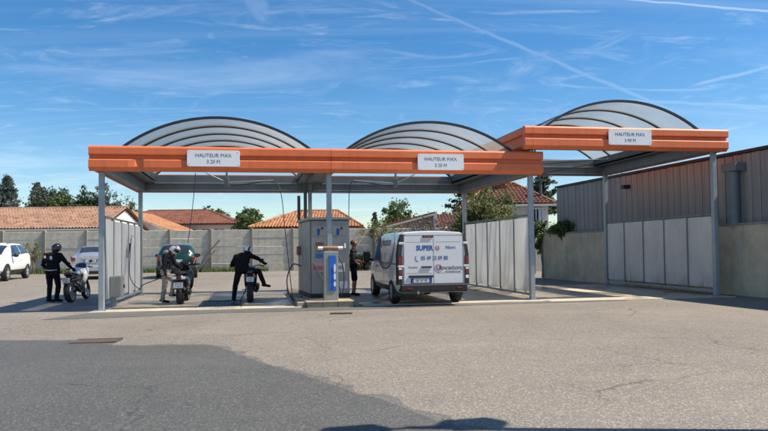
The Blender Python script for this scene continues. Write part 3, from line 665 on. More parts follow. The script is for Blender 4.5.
# ------------------------------------------------------------------ drains
def drain(loc, rz, w, d, n, label, mat_='rust_iron'):
    t = thing('drain_grate', label, 'drain', loc, rz)
    b = MB(); b.box(-w / 2, w / 2, -d / 2, d / 2, .0085, .0115); b.build('bed', 'pit_dark', t)
    b = MB(); b.box(-w / 2, w / 2, -d / 2 - .02, -d / 2 + .01, .009, .022); b.box(-w / 2, w / 2, d / 2 - .01, d / 2 + .02, .009, .022); b.build('frame', mat_, t)
    bar = MB(); bw = w / n * .55; bar.box(-bw / 2, bw / 2, -d / 2 + .012, d / 2 - .012, .012, .0205); me = bar.mesh('bar', mat_)
    for k in range(n): inst('bar', me, t, (-w / 2 + w * (k + .5) / n, 0, 0))
drain((-4.91, 10.60, 0), R(8), .74, .42, 13, 'rusty slotted drain grate at the edge of the dark asphalt')
drain((-1.03, 14.66, 0), R(4), .52, .20, 9, 'small drain grate in front of the concrete plinth')
t = thing('floor_grate', 'dark open grid over the pit in the motorcycle bay floor', 'grate', site(2.89, 1.35, 0))
b = MB(uv); b.box(-.57, .57, -1.05, -1.0, -.05, .024); b.build('frame', 'grate', t); b = MB(uv); b.box(-.57, .57, 1.0, 1.05, -.05, .024); b.build('frame', 'grate', t)
bar = MB(uv); bar.box(-.008, .008, -.998, .998, .007, .018); me = bar.mesh('bar', 'grate')
for k in range(14): inst('bar', me, t, tuple(uv(-.53 + k * 1.06 / 13, 0, 0)))

# ------------------------------------------------------------------ precast concrete wall at the back
WA = R(2); WD = Vector((math.cos(WA), math.sin(WA), 0)); WN = Vector((-math.sin(WA), math.cos(WA), 0)); W0 = Vector((-11.98, 34.6, .33))
t = thing('precast_wall', 'long grey precast concrete slab wall behind the parked cars', 'wall', W0, WA)
SP = 2.28; K0, K1 = -7, 9
pm = MB(); pm.bbox(-.07, .07, -.08, .08, -.6, 2.40, .012); pm = pm.mesh('post', 'precast_post')
sms = []
for k in range(3):
    sm = MB(); sm.bbox(.055, SP - .055, -.03, .03, .004, .462, .012); sms.append(sm.mesh('slab', 'precast'))
for k in range(K0, K1 + 1):
    inst('post', pm, t, (k * SP, 0, 0))
    if k < K1:
        for j in range(-1, 5): inst('slab', random.choice(sms), t, (k * SP, random.uniform(-.008, .008), j * .466), (random.uniform(-.004, .004), 0, 0))
# grass along its foot
rng = np.random.default_rng(5)
def blades(name, pts, hmin, hmax, w, mat_):
    n = len(pts); a = rng.uniform(0, 6.28, n); h = rng.uniform(hmin, hmax, n); l = rng.uniform(-.5, .5, (n, 2)) * h[:, None]
    dx_ = np.stack([np.cos(a), np.sin(a), 0 * a], 1) * w; P = np.array(pts)
    top = P + np.stack([l[:, 0], l[:, 1], h], 1); V = np.stack([P - dx_, P + dx_, top], 1).reshape(-1, 3)
    me = bpy.data.meshes.new(name); me.from_pydata(V.tolist(), [], [(3 * i, 3 * i + 1, 3 * i + 2) for i in range(n)]); me.materials.append(M[mat_])
    o = bpy.data.objects.new(name, me); col.objects.link(o); return o
gp = []
for i in range(9000):
    s_ = rng.uniform(K0 * SP, 5.5); w_ = -.08 - abs(rng.normal(0, .28)); c_ = .5 + .5 * math.sin(s_ * 1.7) * math.sin(s_ * .6 + 1)
    if rng.uniform() < .25 + .75 * c_:
        p = W0 + WD * s_ + WN * w_; gp.append((p.x, p.y, gz(p.x, p.y) - .01))
tag(blades('grass', gp, .08, .42, .022, 'grass_blade'), 'ragged grass and weeds growing along the foot of the precast wall', 'grass', kind='stuff')

# ------------------------------------------------------------------ rendered wall and clad building on the right
P0 = Vector((7.7, 30.0, 0)); P1 = Vector((13.0, 8.97, 0)); dW = (P1 - P0).normalized(); nW = Vector((dW.y, -dW.x, 0)); LW = (P1 - P0).length
if nW.x > 0: nW = -nW
def wx(s_, n_, z): return dW * s_ + nW * n_ + Vector((0, 0, z))
t = thing('rendered_wall', 'stained grey rendered wall below the dark vertical cladding', 'wall', P0)
b = MB(wx); b.box(0, LW, -.18, 0, -.3, 2.10); b.build('wall', 'render_wall', t)
for k in range(7):
    b = MB(wx); L7 = LW / 7; b.bbox(k * L7 + .004, (k + 1) * L7 - .004, -.21, .03, 2.102, 2.17, .01); b.build('coping', 'coping', t)
b = MB(wx); b.box(11.75, 11.95, .001, .012, .95, 1.75); b.build('pale_patch', 'edge_concrete', t)
b = MB(wx); b.box(-.12, 0, -.2, .02, -.3, 2.16); b.build('end_pier', 'precast_post', t)
t = thing('clad_building', 'long low building clad in dark weathered vertical boards', 'building', P0 + dW * .9)
b = MB(wx); b.box(0, LW - .9, -7, -.27, -.3, 4.27); b.build('wall', 'beam_dark', t)
bw = .165; nb = int((LW - 1.0) / bw); me_ = MB(wx); me_.bbox(.006, bw - .006, -.27, -.23, 2.0, 4.25, .008); mA = me_.mesh('board', 'cladding')
me_ = MB(wx); me_.bbox(.006, bw - .006, -.27, -.245, 2.0, 4.25, .004); mB = me_.mesh('board', 'cladding')
for k in range(nb): inst('board', mA if k % 2 else mB, t, tuple(dW * (k * bw) + nW * random.uniform(-.004, .004) + Vector((0, 0, random.uniform(-.01, .01)))))
b = MB(wx); b.box(-.05, LW - .8, -7.1, -.18, 4.272, 4.36); b.build('roof_edge', 'rib', t)
b = MB(wx); b.lathe([(.001, 2.1), (.17, 2.1), (.17, 3.72), (.001, 3.72)], (10.75, -.02, 0), 2, 14, False); b.box(10.5, 11.05, -.22, .16, 3.73, 3.98); b.build('air_duct', 'beam', t, 40)
b = MB(wx); b.box(5.35, 5.55, -.22, .06, 3.72, 3.86); b.build('wall_lamp', 'black_plastic', t)

# ------------------------------------------------------------------ houses beyond the wall
def slope(b, e0, e1, up, a=0., c=0., sp=.26, row=.42):
    """pantile roof plane: eave e0->e1, up = vector eave->ridge, hip insets a and c along the eave"""
    e0, e1, up = Vector(e0), Vector(e1), Vector(up); L = (e1 - e0).length; d = (e1 - e0) / L; S = up.length; nrm = d.cross(up).normalized()
    if nrm.z < 0: nrm = -nrm
    ns = int(L / sp * 6) + 1; nr = max(2, int(S / row)); vs_ = []; rows = []
    for r_ in range(nr): rows += [(r_ / nr, .035), ((r_ + 1) / nr - 1e-4, .0)]
    for k in range(ns + 1):
        s_ = L * k / ns; tm = 1.
        if a > 0: tm = min(tm, s_ / a)
        if c > 0: tm = min(tm, (L - s_) / c)
        wv = .095 * abs(math.sin(math.pi * s_ / sp))
        for (tt, h) in rows:
            t2 = min(tt, max(tm, 0)); vs_.append(e0 + d * s_ + up * t2 + nrm * (wv + h))
    m_ = len(rows)
    b.add(vs_, [(k * m_ + j, (k + 1) * m_ + j, (k + 1) * m_ + j + 1, k * m_ + j + 1) for k in range(ns) for j in range(m_ - 1)])
def window(t, x0, x1, y, z0, z1, shut=False):
    b = MB(); b.box(x0, x1, y - .02, y + .05, z0, z1); w_ = b.build('window', 'window_dark', t)
    b = MB(); e = .07
    for q_ in ((x0 - e, x0, z0 - e, z1 + e), (x1, x1 + e, z0 - e, z1 + e), (x0, x1, z1, z1 + e), (x0, x1, z0 - e, z0), ((x0 + x1) / 2 - .025, (x0 + x1) / 2 + .025, z0, z1)):
        b.box(q_[0], q_[1], y - .06, y - .021, q_[2], q_[3])
    b.build('frame', 'white_paint', w_); return w_
# long terracotta house
t = thing('tiled_house', 'long low house with a pale terracotta roof beside the row of conifers', 'house', (-32, 50, .3))
b = MB(); b.box(-14, 9.0, .4, 10, -.4, 3.1); b.build('wall', 'house_wall', t)
b = MB(); b.prism([(.4, 3.1), (10, 3.1), (5.1, 4.85)], 0, 8.7, 9.0); b.build('gable', 'house_white', t)
b = MB(); slope(b, (-14, -.1, 3.1), (9.3, -.1, 3.1), (0, 5.2, 2.0)); slope(b, (9.3, 10.3, 3.1), (-14, 10.3, 3.1), (0, -5.2, 2.0)); rf = b.build('roof', 'tile_terracotta', t, 50)
b = MB(); b.tube([(-14, 5.1, 5.13), (9.3, 5.1, 5.13)], .13, 8); b.build('ridge_tiles', 'tile_terracotta', rf)
b = MB(); b.box(-14, 9.25, -.16, -.05, 2.98, 3.1); b.build('eave_gutter', 'house_trim', t)
window(t, 2, 3.2, .4, 1.1, 2.3); window(t, -4, -2.8, .4, 1.1, 2.3)
# white gabled house
t = thing('gabled_house', 'white gable-ended house with orange verge tiles between two tiled roofs', 'house', (-26.2, 60.6, .3))
b = MB(); b.prism([(-4.9, -.4), (4.9, -.4), (4.9, 3.25), (0, 5.15), (-4.9, 3.25)], 1, 0, 9); b.build('wall', 'house_white', t)
b = MB(); slope(b, (5.3, 9.3, 3.18), (5.3, -.35, 3.18), (-5.3, 0, 2.12)); slope(b, (-5.3, -.35, 3.18), (-5.3, 9.3, 3.18), (5.3, 0, 2.12)); b.build('roof', 'tile_orange', t, 50)
b = MB(); b.prism([(-5.3, 3.08), (0, 5.2), (5.3, 3.08), (5.3, 3.19), (0, 5.31), (-5.3, 3.19)], 1, -.42, -.36); b.build('verge_board', 'house_trim', t)
window(t, 1.2, 2.2, 0, 1.2, 2.4)
# red hipped house
t = thing('hipped_house', 'wide house with a dark red hipped roof and pale wall', 'house', (-26, 71, .3))
b = MB(); b.box(-7, 8.9, .5, 9, -.4, 4.2); b.build('wall', 'house_wall', t)
b = MB(); slope(b, (-7.6, 0, 4.25), (9.4, 0, 4.25), (0, 4.7, 1.85), 4.8, 4.8); slope(b, (9.4, 0, 4.25), (9.4, 9.4, 4.25), (-4.8, 0, 1.85), 4.7, 4.7); slope(b, (9.4, 9.4, 4.25), (-7.6, 9.4, 4.25), (0, -4.7, 1.85), 4.8, 4.8); slope(b, (-7.6, 9.4, 4.25), (-7.6, 0, 4.25), (4.8, 0, 1.85), 4.7, 4.7)
rf = b.build('roof', 'tile_red', t, 50); b = MB(); b.tube([(-2.8, 4.7, 6.15), (4.6, 4.7, 6.15), (9.3, .1, 4.3)], .12, 8); b.build('ridge_tiles', 'tile_red', rf)
b = MB(); b.box(-7.6, 9.4, -.1, -.02, 4.12, 4.24); b.build('eave_gutter', 'brick_dark', t)
for x0, x1 in ((3.1, 4.3), (5.0, 6.0), (6.4, 7.6)): window(t, x0, x1, .5, 2.9, 3.7)
# orange hipped house
t = thing('hipped_house', 'bungalow with a bright orange pantile hipped roof beside a bare tree', 'house', (-11.4, 52, .3))
b = MB(); b.box(.5, 9.0, .5, 8.5, -.4, 3.0); b.build('wall', 'house_white', t)
b = MB(); slope(b, (0, 0, 3.08), (9.6, 0, 3.08), (0, 4.5, 1.6), 3.6, 2.4); slope(b, (9.6, 0, 3.08), (9.6, 9, 3.08), (-2.4, 0, 1.6), 4.5, 4.5); slope(b, (9.6, 9, 3.08), (0, 9, 3.08), (0, -4.5, 1.6), 2.4, 3.6); slope(b, (0, 9, 3.08), (0, 0, 3.08), (3.6, 0, 1.6), 4.5, 4.5)
rf = b.build('roof', 'tile_orange', t, 50); b = MB(); b.tube([(.0, .0, 3.15), (3.6, 4.5, 4.74), (7.2, 4.5, 4.74), (9.6, 0, 3.15)], .11, 8); b.build('ridge_tiles', 'tile_orange', rf)
window(t, 2, 3, .5, 1.1, 2.3); window(t, 5, 6, .5, 1.1, 2.3)
# beige lean-to house
t = thing('beige_house', 'beige house with a single-pitch roof rising towards a brown tiled wing', 'house', (0, 48, .3))
b = MB(); b.prism([(-.2, -.4), (3.85, -.4), (3.85, 3.75), (-.2, 2.75)], 1, .55, 8); b.build('wall', 'house_beige', t)
b = MB(); b.prism([(3.86, -.4), (4.12, -.4), (4.12, 4.02), (3.86, 4.02)], 1, -.1, 8); b.build('end_wall', 'house_trim', t)
b = MB(); slope(b, (-.6, 8.2, 2.78), (-.6, -.25, 2.78), (4.55, 0, 1.13)); b.build('roof', 'tile_orange', t, 50)
b = MB(); b.prism([(-.6, 2.62), (3.85, 3.72), (3.85, 3.88), (-.6, 2.77)], 1, -.3, -.22); b.build('verge_board', 'house_trim', t)
b = MB(); b.box(4.13, 9, -.2, 7, -.4, 2.75); b.build('wing_wall', 'house_beige', t)
b = MB(); slope(b, (4.14, -.7, 2.72), (9.2, -.7, 2.72), (0, 4.4, 1.25)); b.build('wing_roof', 'tile_brown', t, 50)
b = MB(); b.tube([(1.15, 2, 3.3), (1.15, 2, 3.62)], .1, 8); b.build('vent', 'brick_dark', t)
b = MB(); b.tube([(2.2, 4, 3.5), (2.2, 4, 3.95)], .1, 8); b.build('vent', 'brick_dark', t)
# house with chimney
t = thing('chimney_house', 'cream house with brown hipped roof, brick chimney and curtained window', 'house', (5.2, 38, 0))
b = MB(); b.box(.3, 5.0, .4, 7.5, -.4, 4.1); b.build('wall', 'house_wall', t)
b = MB(); slope(b, (-.1, 0, 4.15), (5.35, 0, 4.15), (0, 3.9, 1.62), 2.1, 1.7); slope(b, (5.35, 0, 4.15), (5.35, 7.8, 4.15), (-1.7, 0, 1.62), 3.9, 3.9); slope(b, (5.35, 7.8, 4.15), (-.1, 7.8, 4.15), (0, -3.9, 1.62), 1.7, 2.1); slope(b, (-.1, 7.8, 4.15), (-.1, 0, 4.15), (2.1, 0, 1.62), 3.9, 3.9)
rf = b.build('roof', 'tile_brown', t, 50); b = MB(); b.tube([(-.1, 0, 4.22), (2.0, 3.9, 5.83), (3.65, 3.9, 5.83), (5.35, 0, 4.22)], .10, 8); b.build('ridge_tiles', 'tile_orange', rf)
b = MB(); b.bbox(2.2, 2.95, 2.6, 3.2, 4.9, 6.2, .02); b.box(2.15, 3.0, 2.55, 3.25, 6.2, 6.32); b.build('chimney', 'brick_dark', rf)
b = MB(); b.tube([(4.75, 1.2, 4.4), (4.75, 1.2, 5.65)], .09, 10); b.box(4.55, 4.95, 1.0, 1.4, 5.66, 5.82); b.build('flue', 'beam_dark', rf)
b = MB(); b.box(-.15, 5.4, -.12, -.02, 4.02, 4.14); b.build('eave_gutter', 'house_trim', t)
w_ = window(t, 3.85, 4.6, .4, 3.08, 3.86)
for x0 in (3.88, 4.38):
    b = MB(); b.box(x0, x0 + .19, .362, .374, 3.1, 3.84); b.build('curtain', 'curtain', w_)

# ------------------------------------------------------------------ trees and shrubs
def leafmesh(name, C, size, mat_, flat=.0):
    n = len(C); d1 = rng.normal(size=(n, 3)); d1[:, 2] *= (1 - flat); d1 /= np.linalg.norm(d1, axis=1)[:, None]; d2 = rng.normal(size=(n, 3)); d2 -= (d2 * d1).sum(1)[:, None] * d1; d2 /= np.linalg.norm(d2, axis=1)[:, None]
    s_ = size * rng.uniform(.6, 1.4, n)[:, None]; C = np.asarray(C)
    V = np.stack([C - d1 * s_, C - d2 * s_ * .5, C + d1 * s_, C + d2 * s_ * .5], 1).reshape(-1, 3)
    me = bpy.data.meshes.new(name); me.from_pydata(V.tolist(), [], [(4 * i, 4 * i + 1, 4 * i + 2, 4 * i + 3) for i in range(n)]); me.materials.append(M[mat_]); return me
def tree(name, label, loc, h, r, mat_, kind='round', nclump=70, per=55, leaf=.16, z0=.35, group=None, cat='tree'):
    t = thing(name, label, cat, loc, 0, group); cl = []
    if kind == 'round':
        for i in range(nclump):
            d = rng.normal(size=3); d /= np.linalg.norm(d); k = rng.uniform(.45, 1.0) ** .6 * (1 + .22 * math.sin(3 * math.atan2(d[1], d[0]) + 5 * d[2] + loc[0]))
            cl.append(((d[0] * r * k, d[1] * r * k, h * (z0 + 1) / 2 + d[2] * h * (1 - z0) / 2 * k), r * rng.uniform(.14, .30)))
    elif kind == 'conifer':
        n = nclump; ph = rng.uniform(0, 6)
        for i in range(n):
            f = (i + .5) / n; zz = h * (z0 + (1 - z0) * f); rr = r * (1 - f) ** .8 * (1.0 + .25 * math.sin(f * 37 + ph)) * rng.uniform(.35, 1.05) + .05; a = i * 2.4 + rng.uniform(-.4, .4)
            cl.append(((rr * math.cos(a), rr * math.sin(a), zz - rr * .12), r * rng.uniform(.12, .24) * (1.15 - .6 * f)))
    elif kind == 'cedar':
        for lv in range(7):
            f = lv / 6; zz = h * (z0 + (1 - z0) * f)
            for i in range(int(nclump / 7)):
                a = rng.uniform(0, 6.28); rr = r * (1 - .75 * f) * rng.uniform(.2, 1.1); cl.append(((rr * math.cos(a), rr * math.sin(a), zz + rng.uniform(-.2, .2)), r * rng.uniform(.12, .26)))
    C = []
    for (c, cr) in cl:
        q_ = rng.normal(size=(per, 3)) * cr * .55
        if kind == 'cedar': q_[:, 2] *= .35
        if kind == 'conifer': q_[:, 2] *= .75
        C.append(q_ + np.array(c))
    C = np.concatenate(C); C[:, 2] = np.maximum(C[:, 2], .05)
    o = bpy.data.objects.new('crown', leafmesh('crown', C, leaf, mat_)); col.objects.link(o); o.parent = t
    b = MB(); tr = max(.03, h * .022); top = h * (.95 if kind != 'round' else .62)
    b.tube([(0, 0, -.3), (tr * .4, 0, h * .2), (-tr * .5, tr * .3, top * .6), (0, 0, top)], [tr * 1.3, tr, tr * .7, tr * .2], 8); b.build('trunk', 'bark', t, True)
    b = MB(); ks = rng.choice(len(cl), min(14, len(cl)), replace=False)
    for k in ks:
        c = Vector(cl[k][0]); z1 = min(top * .9, max(h * .15, c.z * .72)) if kind == 'round' else min(top, c.z + .1)
        b.tube([(0, 0, z1), tuple((Vector((0, 0, z1)) + c) / 2 + Vector((0, 0, .08 * h * .3))), tuple(c)], [tr * .45, tr * .28, tr * .1], 5)
    b.build('limbs', 'bark', t); return t
def bare_tree(label, loc, h, r):
    t = thing('bare_tree', label, 'tree', loc); b = MB(); b.tube([(0, 0, -.2), (0, 0, h * .3), (.05, 0, h * .5)], [.2, .15, .12], 8); b.build('trunk', 'bark_grey', t, True); q_ = MB()
    def br(p, d, L, rad, dep):
        e = p + d * L; q_.tube([tuple(p), tuple((p + e) / 2 + Vector((random.uniform(-.05, .05), random.uniform(-.05, .05), .03)) * L), tuple(e)], [rad, rad * .8, rad * .55], 4, False)
        if dep:
            for k in range(4 if dep > 1 else 3):
                nd = (d + Vector((random.uniform(-1, 1), random.uniform(-1, 1), random.uniform(-.25, .75))) * .75).normalized(); br(p.lerp(e, random.uniform(.6, 1)), nd, L * random.uniform(.6, .78), rad * .55, dep - 1)
    for k in range(6):
        a = k * 1.05; br(Vector((0, 0, h * random.uniform(.35, .5))), Vector((math.cos(a) * .8, math.sin(a) * .8, .75)).normalized(), r * .62, .07, 4)
    q_.build('limbs', 'bark_grey', t); return t
for (x, y, h, r, mt, kd, lb) in ((-45.0, 74, 10.3, 3.0, 'leaf_blue_conifer', 'conifer', 'tallest broad blue-green conifer at the end of the row behind the terracotta roof'),
                                 (-42.0, 75, 9.6, 2.1, 'leaf_blue_conifer', 'conifer', 'slimmer grey-green conifer beside the tallest one'),
                                 (-40.2, 74, 9.3, 2.0, 'leaf_conifer', 'round', 'dark ragged tree between the conifers and the green bushy trees'),
                                 (-38.4, 73, 8.2, 1.7, 'leaf_green', 'round', 'green bushy tree in the row over the terracotta roof'),
                                 (-36.8, 75, 8.6, 1.7, 'leaf_conifer', 'round', 'greyish round tree beside the green bushy tree'),
                                 (-35.2, 73, 7.9, 1.4, 'leaf_dark', 'round', 'low dark tree in the row near the loose airy tree'),
                                 (-34.0, 75, 8.7, 1.7, 'leaf_blue_conifer', 'round', 'loose airy tree over the terracotta roof near the canopy post')):
    tree('row_tree', lb, (x, y, .3), h, r, mt, kd, 190 if kd == 'conifer' else 110, 48, .15, .12 if kd == 'conifer' else .3, 'trees behind the long terracotta roof')
tree('garden_tree', 'round pale green tree rising behind the white gable', (-36.5, 88, .3), 8.5, 1.75, 'leaf_pale', 'round', 70, 50, .15, .4)
tree('garden_tree', 'small dark tree poking up behind the red hipped roof', (-24.3, 86, .3), 7.5, 1.0, 'leaf_green', 'round', 40, 50, .13, .5)
tree('garden_tree', 'low green tree at the end of the red hipped roof', (-22.2, 84, .3), 6.9, 1.2, 'leaf_green', 'round', 40, 50, .13, .45)
tree('garden_tree', 'round green tree between the red roof and the orange roof', (-15.4, 70, .3), 6.0, 1.5, 'leaf_green', 'round', 80, 60, .14, .35)
bare_tree('bare round-headed tree standing behind the orange pantile roof', (-12.9, 80, .3), 7.6, 1.9)
bare_tree('small bare tree showing above the grey cabinet', (-3.7, 76, .3), 5.6, 1.2)
tree('small_conifer', 'small pointed conifer beside the beige house', (-1.1, 74, .3), 5.5, .9, 'leaf_conifer', 'conifer', 80, 40, .12, .15)
tree('garden_tree', 'broad grey-green tree behind the beige house', (1.6, 68, .3), 6.2, 1.75, 'leaf_green', 'round', 90, 55, .15, .3)
tree('cedar_tree', 'dark spreading cedar behind the olive-green tree', (7.4, 54, .3), 6.6, 2.6, 'leaf_dark', 'cedar', 90, 55, .14, .45)
tree('cedar_tree', 'dark cedar top showing above the chimney house roof', (14.4, 56, .3), 7.4, 2.3, 'leaf_dark', 'cedar', 70, 50, .14, .6)
tree('cedar_tree', 'dark tree top above the clad building under the taller canopy', (18.2, 46, .3), 6.3, 1.9, 'leaf_dark', 'round', 60, 60, .14, .6)
tree('olive_tree', 'bushy olive-green tree in front of the chimney house', (5.15, 31.5, 0), 4.3, 1.55, 'leaf_olive', 'round', 190, 60, .08, .25)
tree('olive_tree', 'lower dark green bush under the olive-green tree', (4.4, 30.5, 0), 2.95, 1.0, 'leaf_dark', 'round', 80, 60, .075, .2)
tree('shrub', 'bright green shrub at the end of the rendered wall', (7.8, 30.6, 0), 2.72, .62, 'leaf_green', 'round', 80, 60, .055, .45, None, 'shrub')
tree('shrub', 'green shrub spilling over the rendered wall in front of the dark cladding', (8.32, 28.35, 0), 2.62, .68, 'leaf_green', 'round', 70, 60, .055, .78, None, 'shrub')
tree('shrub', 'small dark bush at the foot of the precast wall near the van', (-1.3, 34.0, .3), .95, .6, 'leaf_dark', 'round', 40, 50, .06, .05, None, 'shrub')
tree('shrub', 'straggling dry creeper along the top of the precast wall by the van', (-.2, 34.9, .33), 2.75, .9, 'leaf_olive', 'round', 40, 30, .06, .6, None, 'shrub')
tree('shrub', 'dry brown hedge showing above the van roof', (3.0, 35.2, .2), 2.75, 2.0, 'twig', 'round', 90, 40, .06, .5, None, 'shrub')
tree('shrub', 'thin leafy branch leaning from the wall by the white car', (-19.2, 33.9, .33), 2.0, .55, 'leaf_olive', 'round', 16, 24, .05, .35, None, 'shrub')
t = thing('leaning_stakes', 'dark wooden stakes leaning against the precast wall by the green car', 'stakes', (-9.9, 34.2, .33))
for k, (xa, xb, za, zb) in enumerate(((-.35, .75, .35, 1.75), (-.1, .5, .2, 1.2), (.0, .25, .1, 1.0))):
    b = MB(); b.tube([(xa, -.35 + .05 * k, max(0, za - .35)), ((xa + xb) / 2, -.1, (za + zb) / 2), (xb, .28, zb)], .035, 6); b.build('stake', 'stake', t)

# ------------------------------------------------------------------ vehicles
class Body:
    """car surface: stations (x, wb, wm, wr, zb, zbelt, zroof), t in 0..10 runs from under the sill over the belt to the roof centre"""
    def __init__(s, st, smooth=.10):
        st = sorted(st); s.x = np.array([q[0] for q in st]); s.p = np.array([q[1:] for q in st]); s.sm = smooth
    def par(s, x):
        xsn = np.clip(np.array([x + d for d in np.linspace(-s.sm, s.sm, 7)]), s.x[0], s.x[-1])
        return [float(np.mean(np.interp(xsn, s.x, s.p[:, k]))) for k in range(6)]
    def P(s, x, t, side=1):
        wb, wm, wr, zb, zl, zr = s.par(x); h = zl - zb
        pts = [(0, zb), (wb * .9, zb), (wb, zb + .06), (wm * .985, zb + h * .30), (wm, zb + h * .62), (wm * .975, zl), (wm * .52 + wr * .48 + .012, zl * .5 + zr * .5 - .02), (wr, zr - .075), (wr * .90, zr - .022), (wr * .5, zr), (0, zr + .012)]
        i = min(int(t), 9); f = t - i; a, b = pts[i], pts[i + 1]
        return Vector((x, side * (a[0] + (b[0] - a[0]) * f), a[1] + (b[1] - a[1]) * f))
    def N(s, x, t, side):
        e = .02; d1 = s.P(x + e, t, side) - s.P(x - e, t, side); d2 = s.P(x, min(t + e, 10), side) - s.P(x, max(t - e, 0), side); n = d1.cross(d2)
        n = n.normalized() if n.length > 1e-9 else Vector((0, side, 0)); c = s.P(x, t, side) - Vector((x, 0, .8))
        return n if n.dot(c) > 0 else -n
    def mesh(s, b, nx=46):
        X = np.linspace(s.x[0], s.x[-1], nx); T = [0, .5, 1, 1.5, 2, 2.5, 3, 3.5, 4, 4.5, 5, 5.5, 6, 6.5, 7, 7.5, 8, 8.5, 9, 9.5, 10]; n = len(T)
        for side in (1, -1):
            b.add([s.P(x, t, side) for x in X for t in T], [(i * n + j, (i + 1) * n + j, (i + 1) * n + j + 1, i * n + j + 1) for i in range(nx - 1) for j in range(n - 1)])
        for x in (X[0], X[-1]):
            vs_ = [s.P(x, t, 1) for t in T] + [s.P(x, t, -1) for t in T[::-1]]; c = Vector((x, 0, sum(v.z for v in vs_) / len(vs_))); k = len(vs_)
            b.add(vs_ + [c], [(i, (i + 1) % k, k) for i in range(k)])
    def patch(s, b, c, side, off=.010, n=8, m=4):     # c: four (x,t) corners, counter-clockwise
        (a0, a1, a2, a3) = [Vector((q[0], q[1])) for q in c]; vs_ = []
        for i in range(n + 1):
            for j in range(m + 1):
                q = (a0.lerp(a1, i / n)).lerp(a3.lerp(a2, i / n), j / m); vs_.append(s.P(q.x, q.y, side) + s.N(q.x, q.y, side) * off)
        b.add(vs_, [(i * (m + 1) + j, (i + 1) * (m + 1) + j, (i + 1) * (m + 1) + j + 1, i * (m + 1) + j + 1) for i in range(n) for j in range(m)])
def wheel(t, x, y, r, w=.2, rim='alloy', spokes=5):
    sd = 1 if y > 0 else -1
    b = MB(); b.lathe([(r * .62, -w / 2), (r * .93, -w / 2), (r, -w * .33), (r, w * .33), (r * .93, w / 2), (r * .62, w / 2)], (0, 0, 0), 1, 28); o = b.build('wheel', 'rubber', t, 40); o.location = (x, y, r)
    b = MB(); b.lathe([(.001, sd * w * .22), (r * .60, sd * w * .22), (r * .63, sd * w * .47), (r * .66, sd * w * .47), (r * .66, -sd * w * .4), (.001, -sd * w * .4)], (0, 0, 0), 1, 28, False); b.build('rim_well', 'black_plastic', o)
    b = MB()
    for k in range(spokes):
        a = 6.283 * k / spokes; ca, sa = math.cos(a), math.sin(a); e = r * .62; wd = r * .13
        pts = [(-wd, r * .08), (wd, r * .08), (wd * .8, e), (-wd * .8, e)]
        b.add([(p[0] * ca + p[1] * sa, sd * w * hh, -p[0] * sa + p[1] * ca) for hh in (.30, .46) for p in pts], [(0, 1, 2, 3), (4, 5, 6, 7), (0, 1, 5, 4), (1, 2, 6, 5), (2, 3, 7, 6), (3, 0, 4, 7)])
    b.lathe([(.001, sd * w * .48), (r * .14, sd * w * .48), (r * .16, sd * w * .30), (.001, sd * w * .30)], (0, 0, 0), 1, 14, False)
    b.lathe([(r * .60, sd * w * .45), (r * .66, sd * w * .49), (r * .66, sd * w * .3), (r * .60, sd * w * .3)], (0, 0, 0), 1, 28); b.build('rim', rim, o, 40)
    b = MB(); R_ = r * 1.16; vs_ = []; n = 18                 # dark wheel arch opening
    for k in range(n + 1):
        a = math.pi * k / n; vs_ += [(R_ * math.cos(a), R_ * math.sin(a))]
    return o
def arch(t, x, y, r):
    sd = 1 if y > 0 else -1; b = MB(); n = 20; R1, R0 = r * 1.14, r * 1.0
    prof = [(R1 * math.cos(math.pi * k / n), max(-r * .35, R1 * math.sin(math.pi * k / n))) for k in range(n + 1)] + [(-R1, -r * .35), (R1, -r * .35)]
    b.prism([(p[0] + x, p[1] + r) for p in prof], 1, y - sd * .22, y - sd * .004); b.build('wheel_arch', 'black_plastic', t)
def car(name, label, loc, rz, st, paint, wheels, r, hw, wins, lamps, extra=None, group='parked cars along the precast wall'):
    t = thing(name, label, 'car', loc, rz, group); B = Body(st); b = MB(); B.mesh(b); b.build('body', paint, t, 50)
    for nm, sides, c, mt in wins:
        for sd in sides:
            b = MB(); B.patch(b, c, sd, .008 if mt != 'black_plastic' else .006); b.build(nm, mt, t, True, True)
    for xw in wheels:
        for sd in (1, -1): arch(t, xw, sd * (hw + .004), r); wheel(t, xw, sd * (hw - .085), r, .2)
    for nm, c, mt in lamps:
        for sd in (1, -1):
            b = MB(); B.patch(b, c, sd, .014, 6, 6); b.build(nm, mt, t, True)
    if extra: extra(t, B)
    return t
def rear_plate(t, x, z, w=.52, txt='AB 318 KD'):
    b = MB(); b.box(x - .012, x, -w / 2, w / 2, z - .055, z + .055); p = b.build('number_plate', 'plate', t)
    b = MB(); b.box(x - .014, x - .0121, w / 2 - .05, w / 2, z - .054, z + .054); b.build('blue_band', 'plate_blue', p)
    b = MB(); b.box(x - .014, x - .0121, -w / 2, -w / 2 + .05, z - .054, z + .054); b.build('blue_band', 'plate_blue', p)
    text('lettering', txt, .085, 'ink', p, facing((x - .0135, 0, z), (0, -1, 0), (0, 0, 1)), sx=.9)
def mirrors(t, x, y, z, mt='black_plastic', s_=1.):
    for sd in (1, -1):
        b = MB(); b.loft([(x - .05 * s_, sd * (y + .11 * s_), z, .09 * s_, .07 * s_), (x + .03 * s_, sd * (y + .11 * s_), z, .10 * s_, .075 * s_), (x + .08 * s_, sd * (y + .10 * s_), z, .06 * s_, .05 * s_)], 12); b.tube([(x, sd * (y - .04), z - .05), (x, sd * (y + .06), z - .01)], .025, 6)
        b.build('mirror', mt, t, 40)
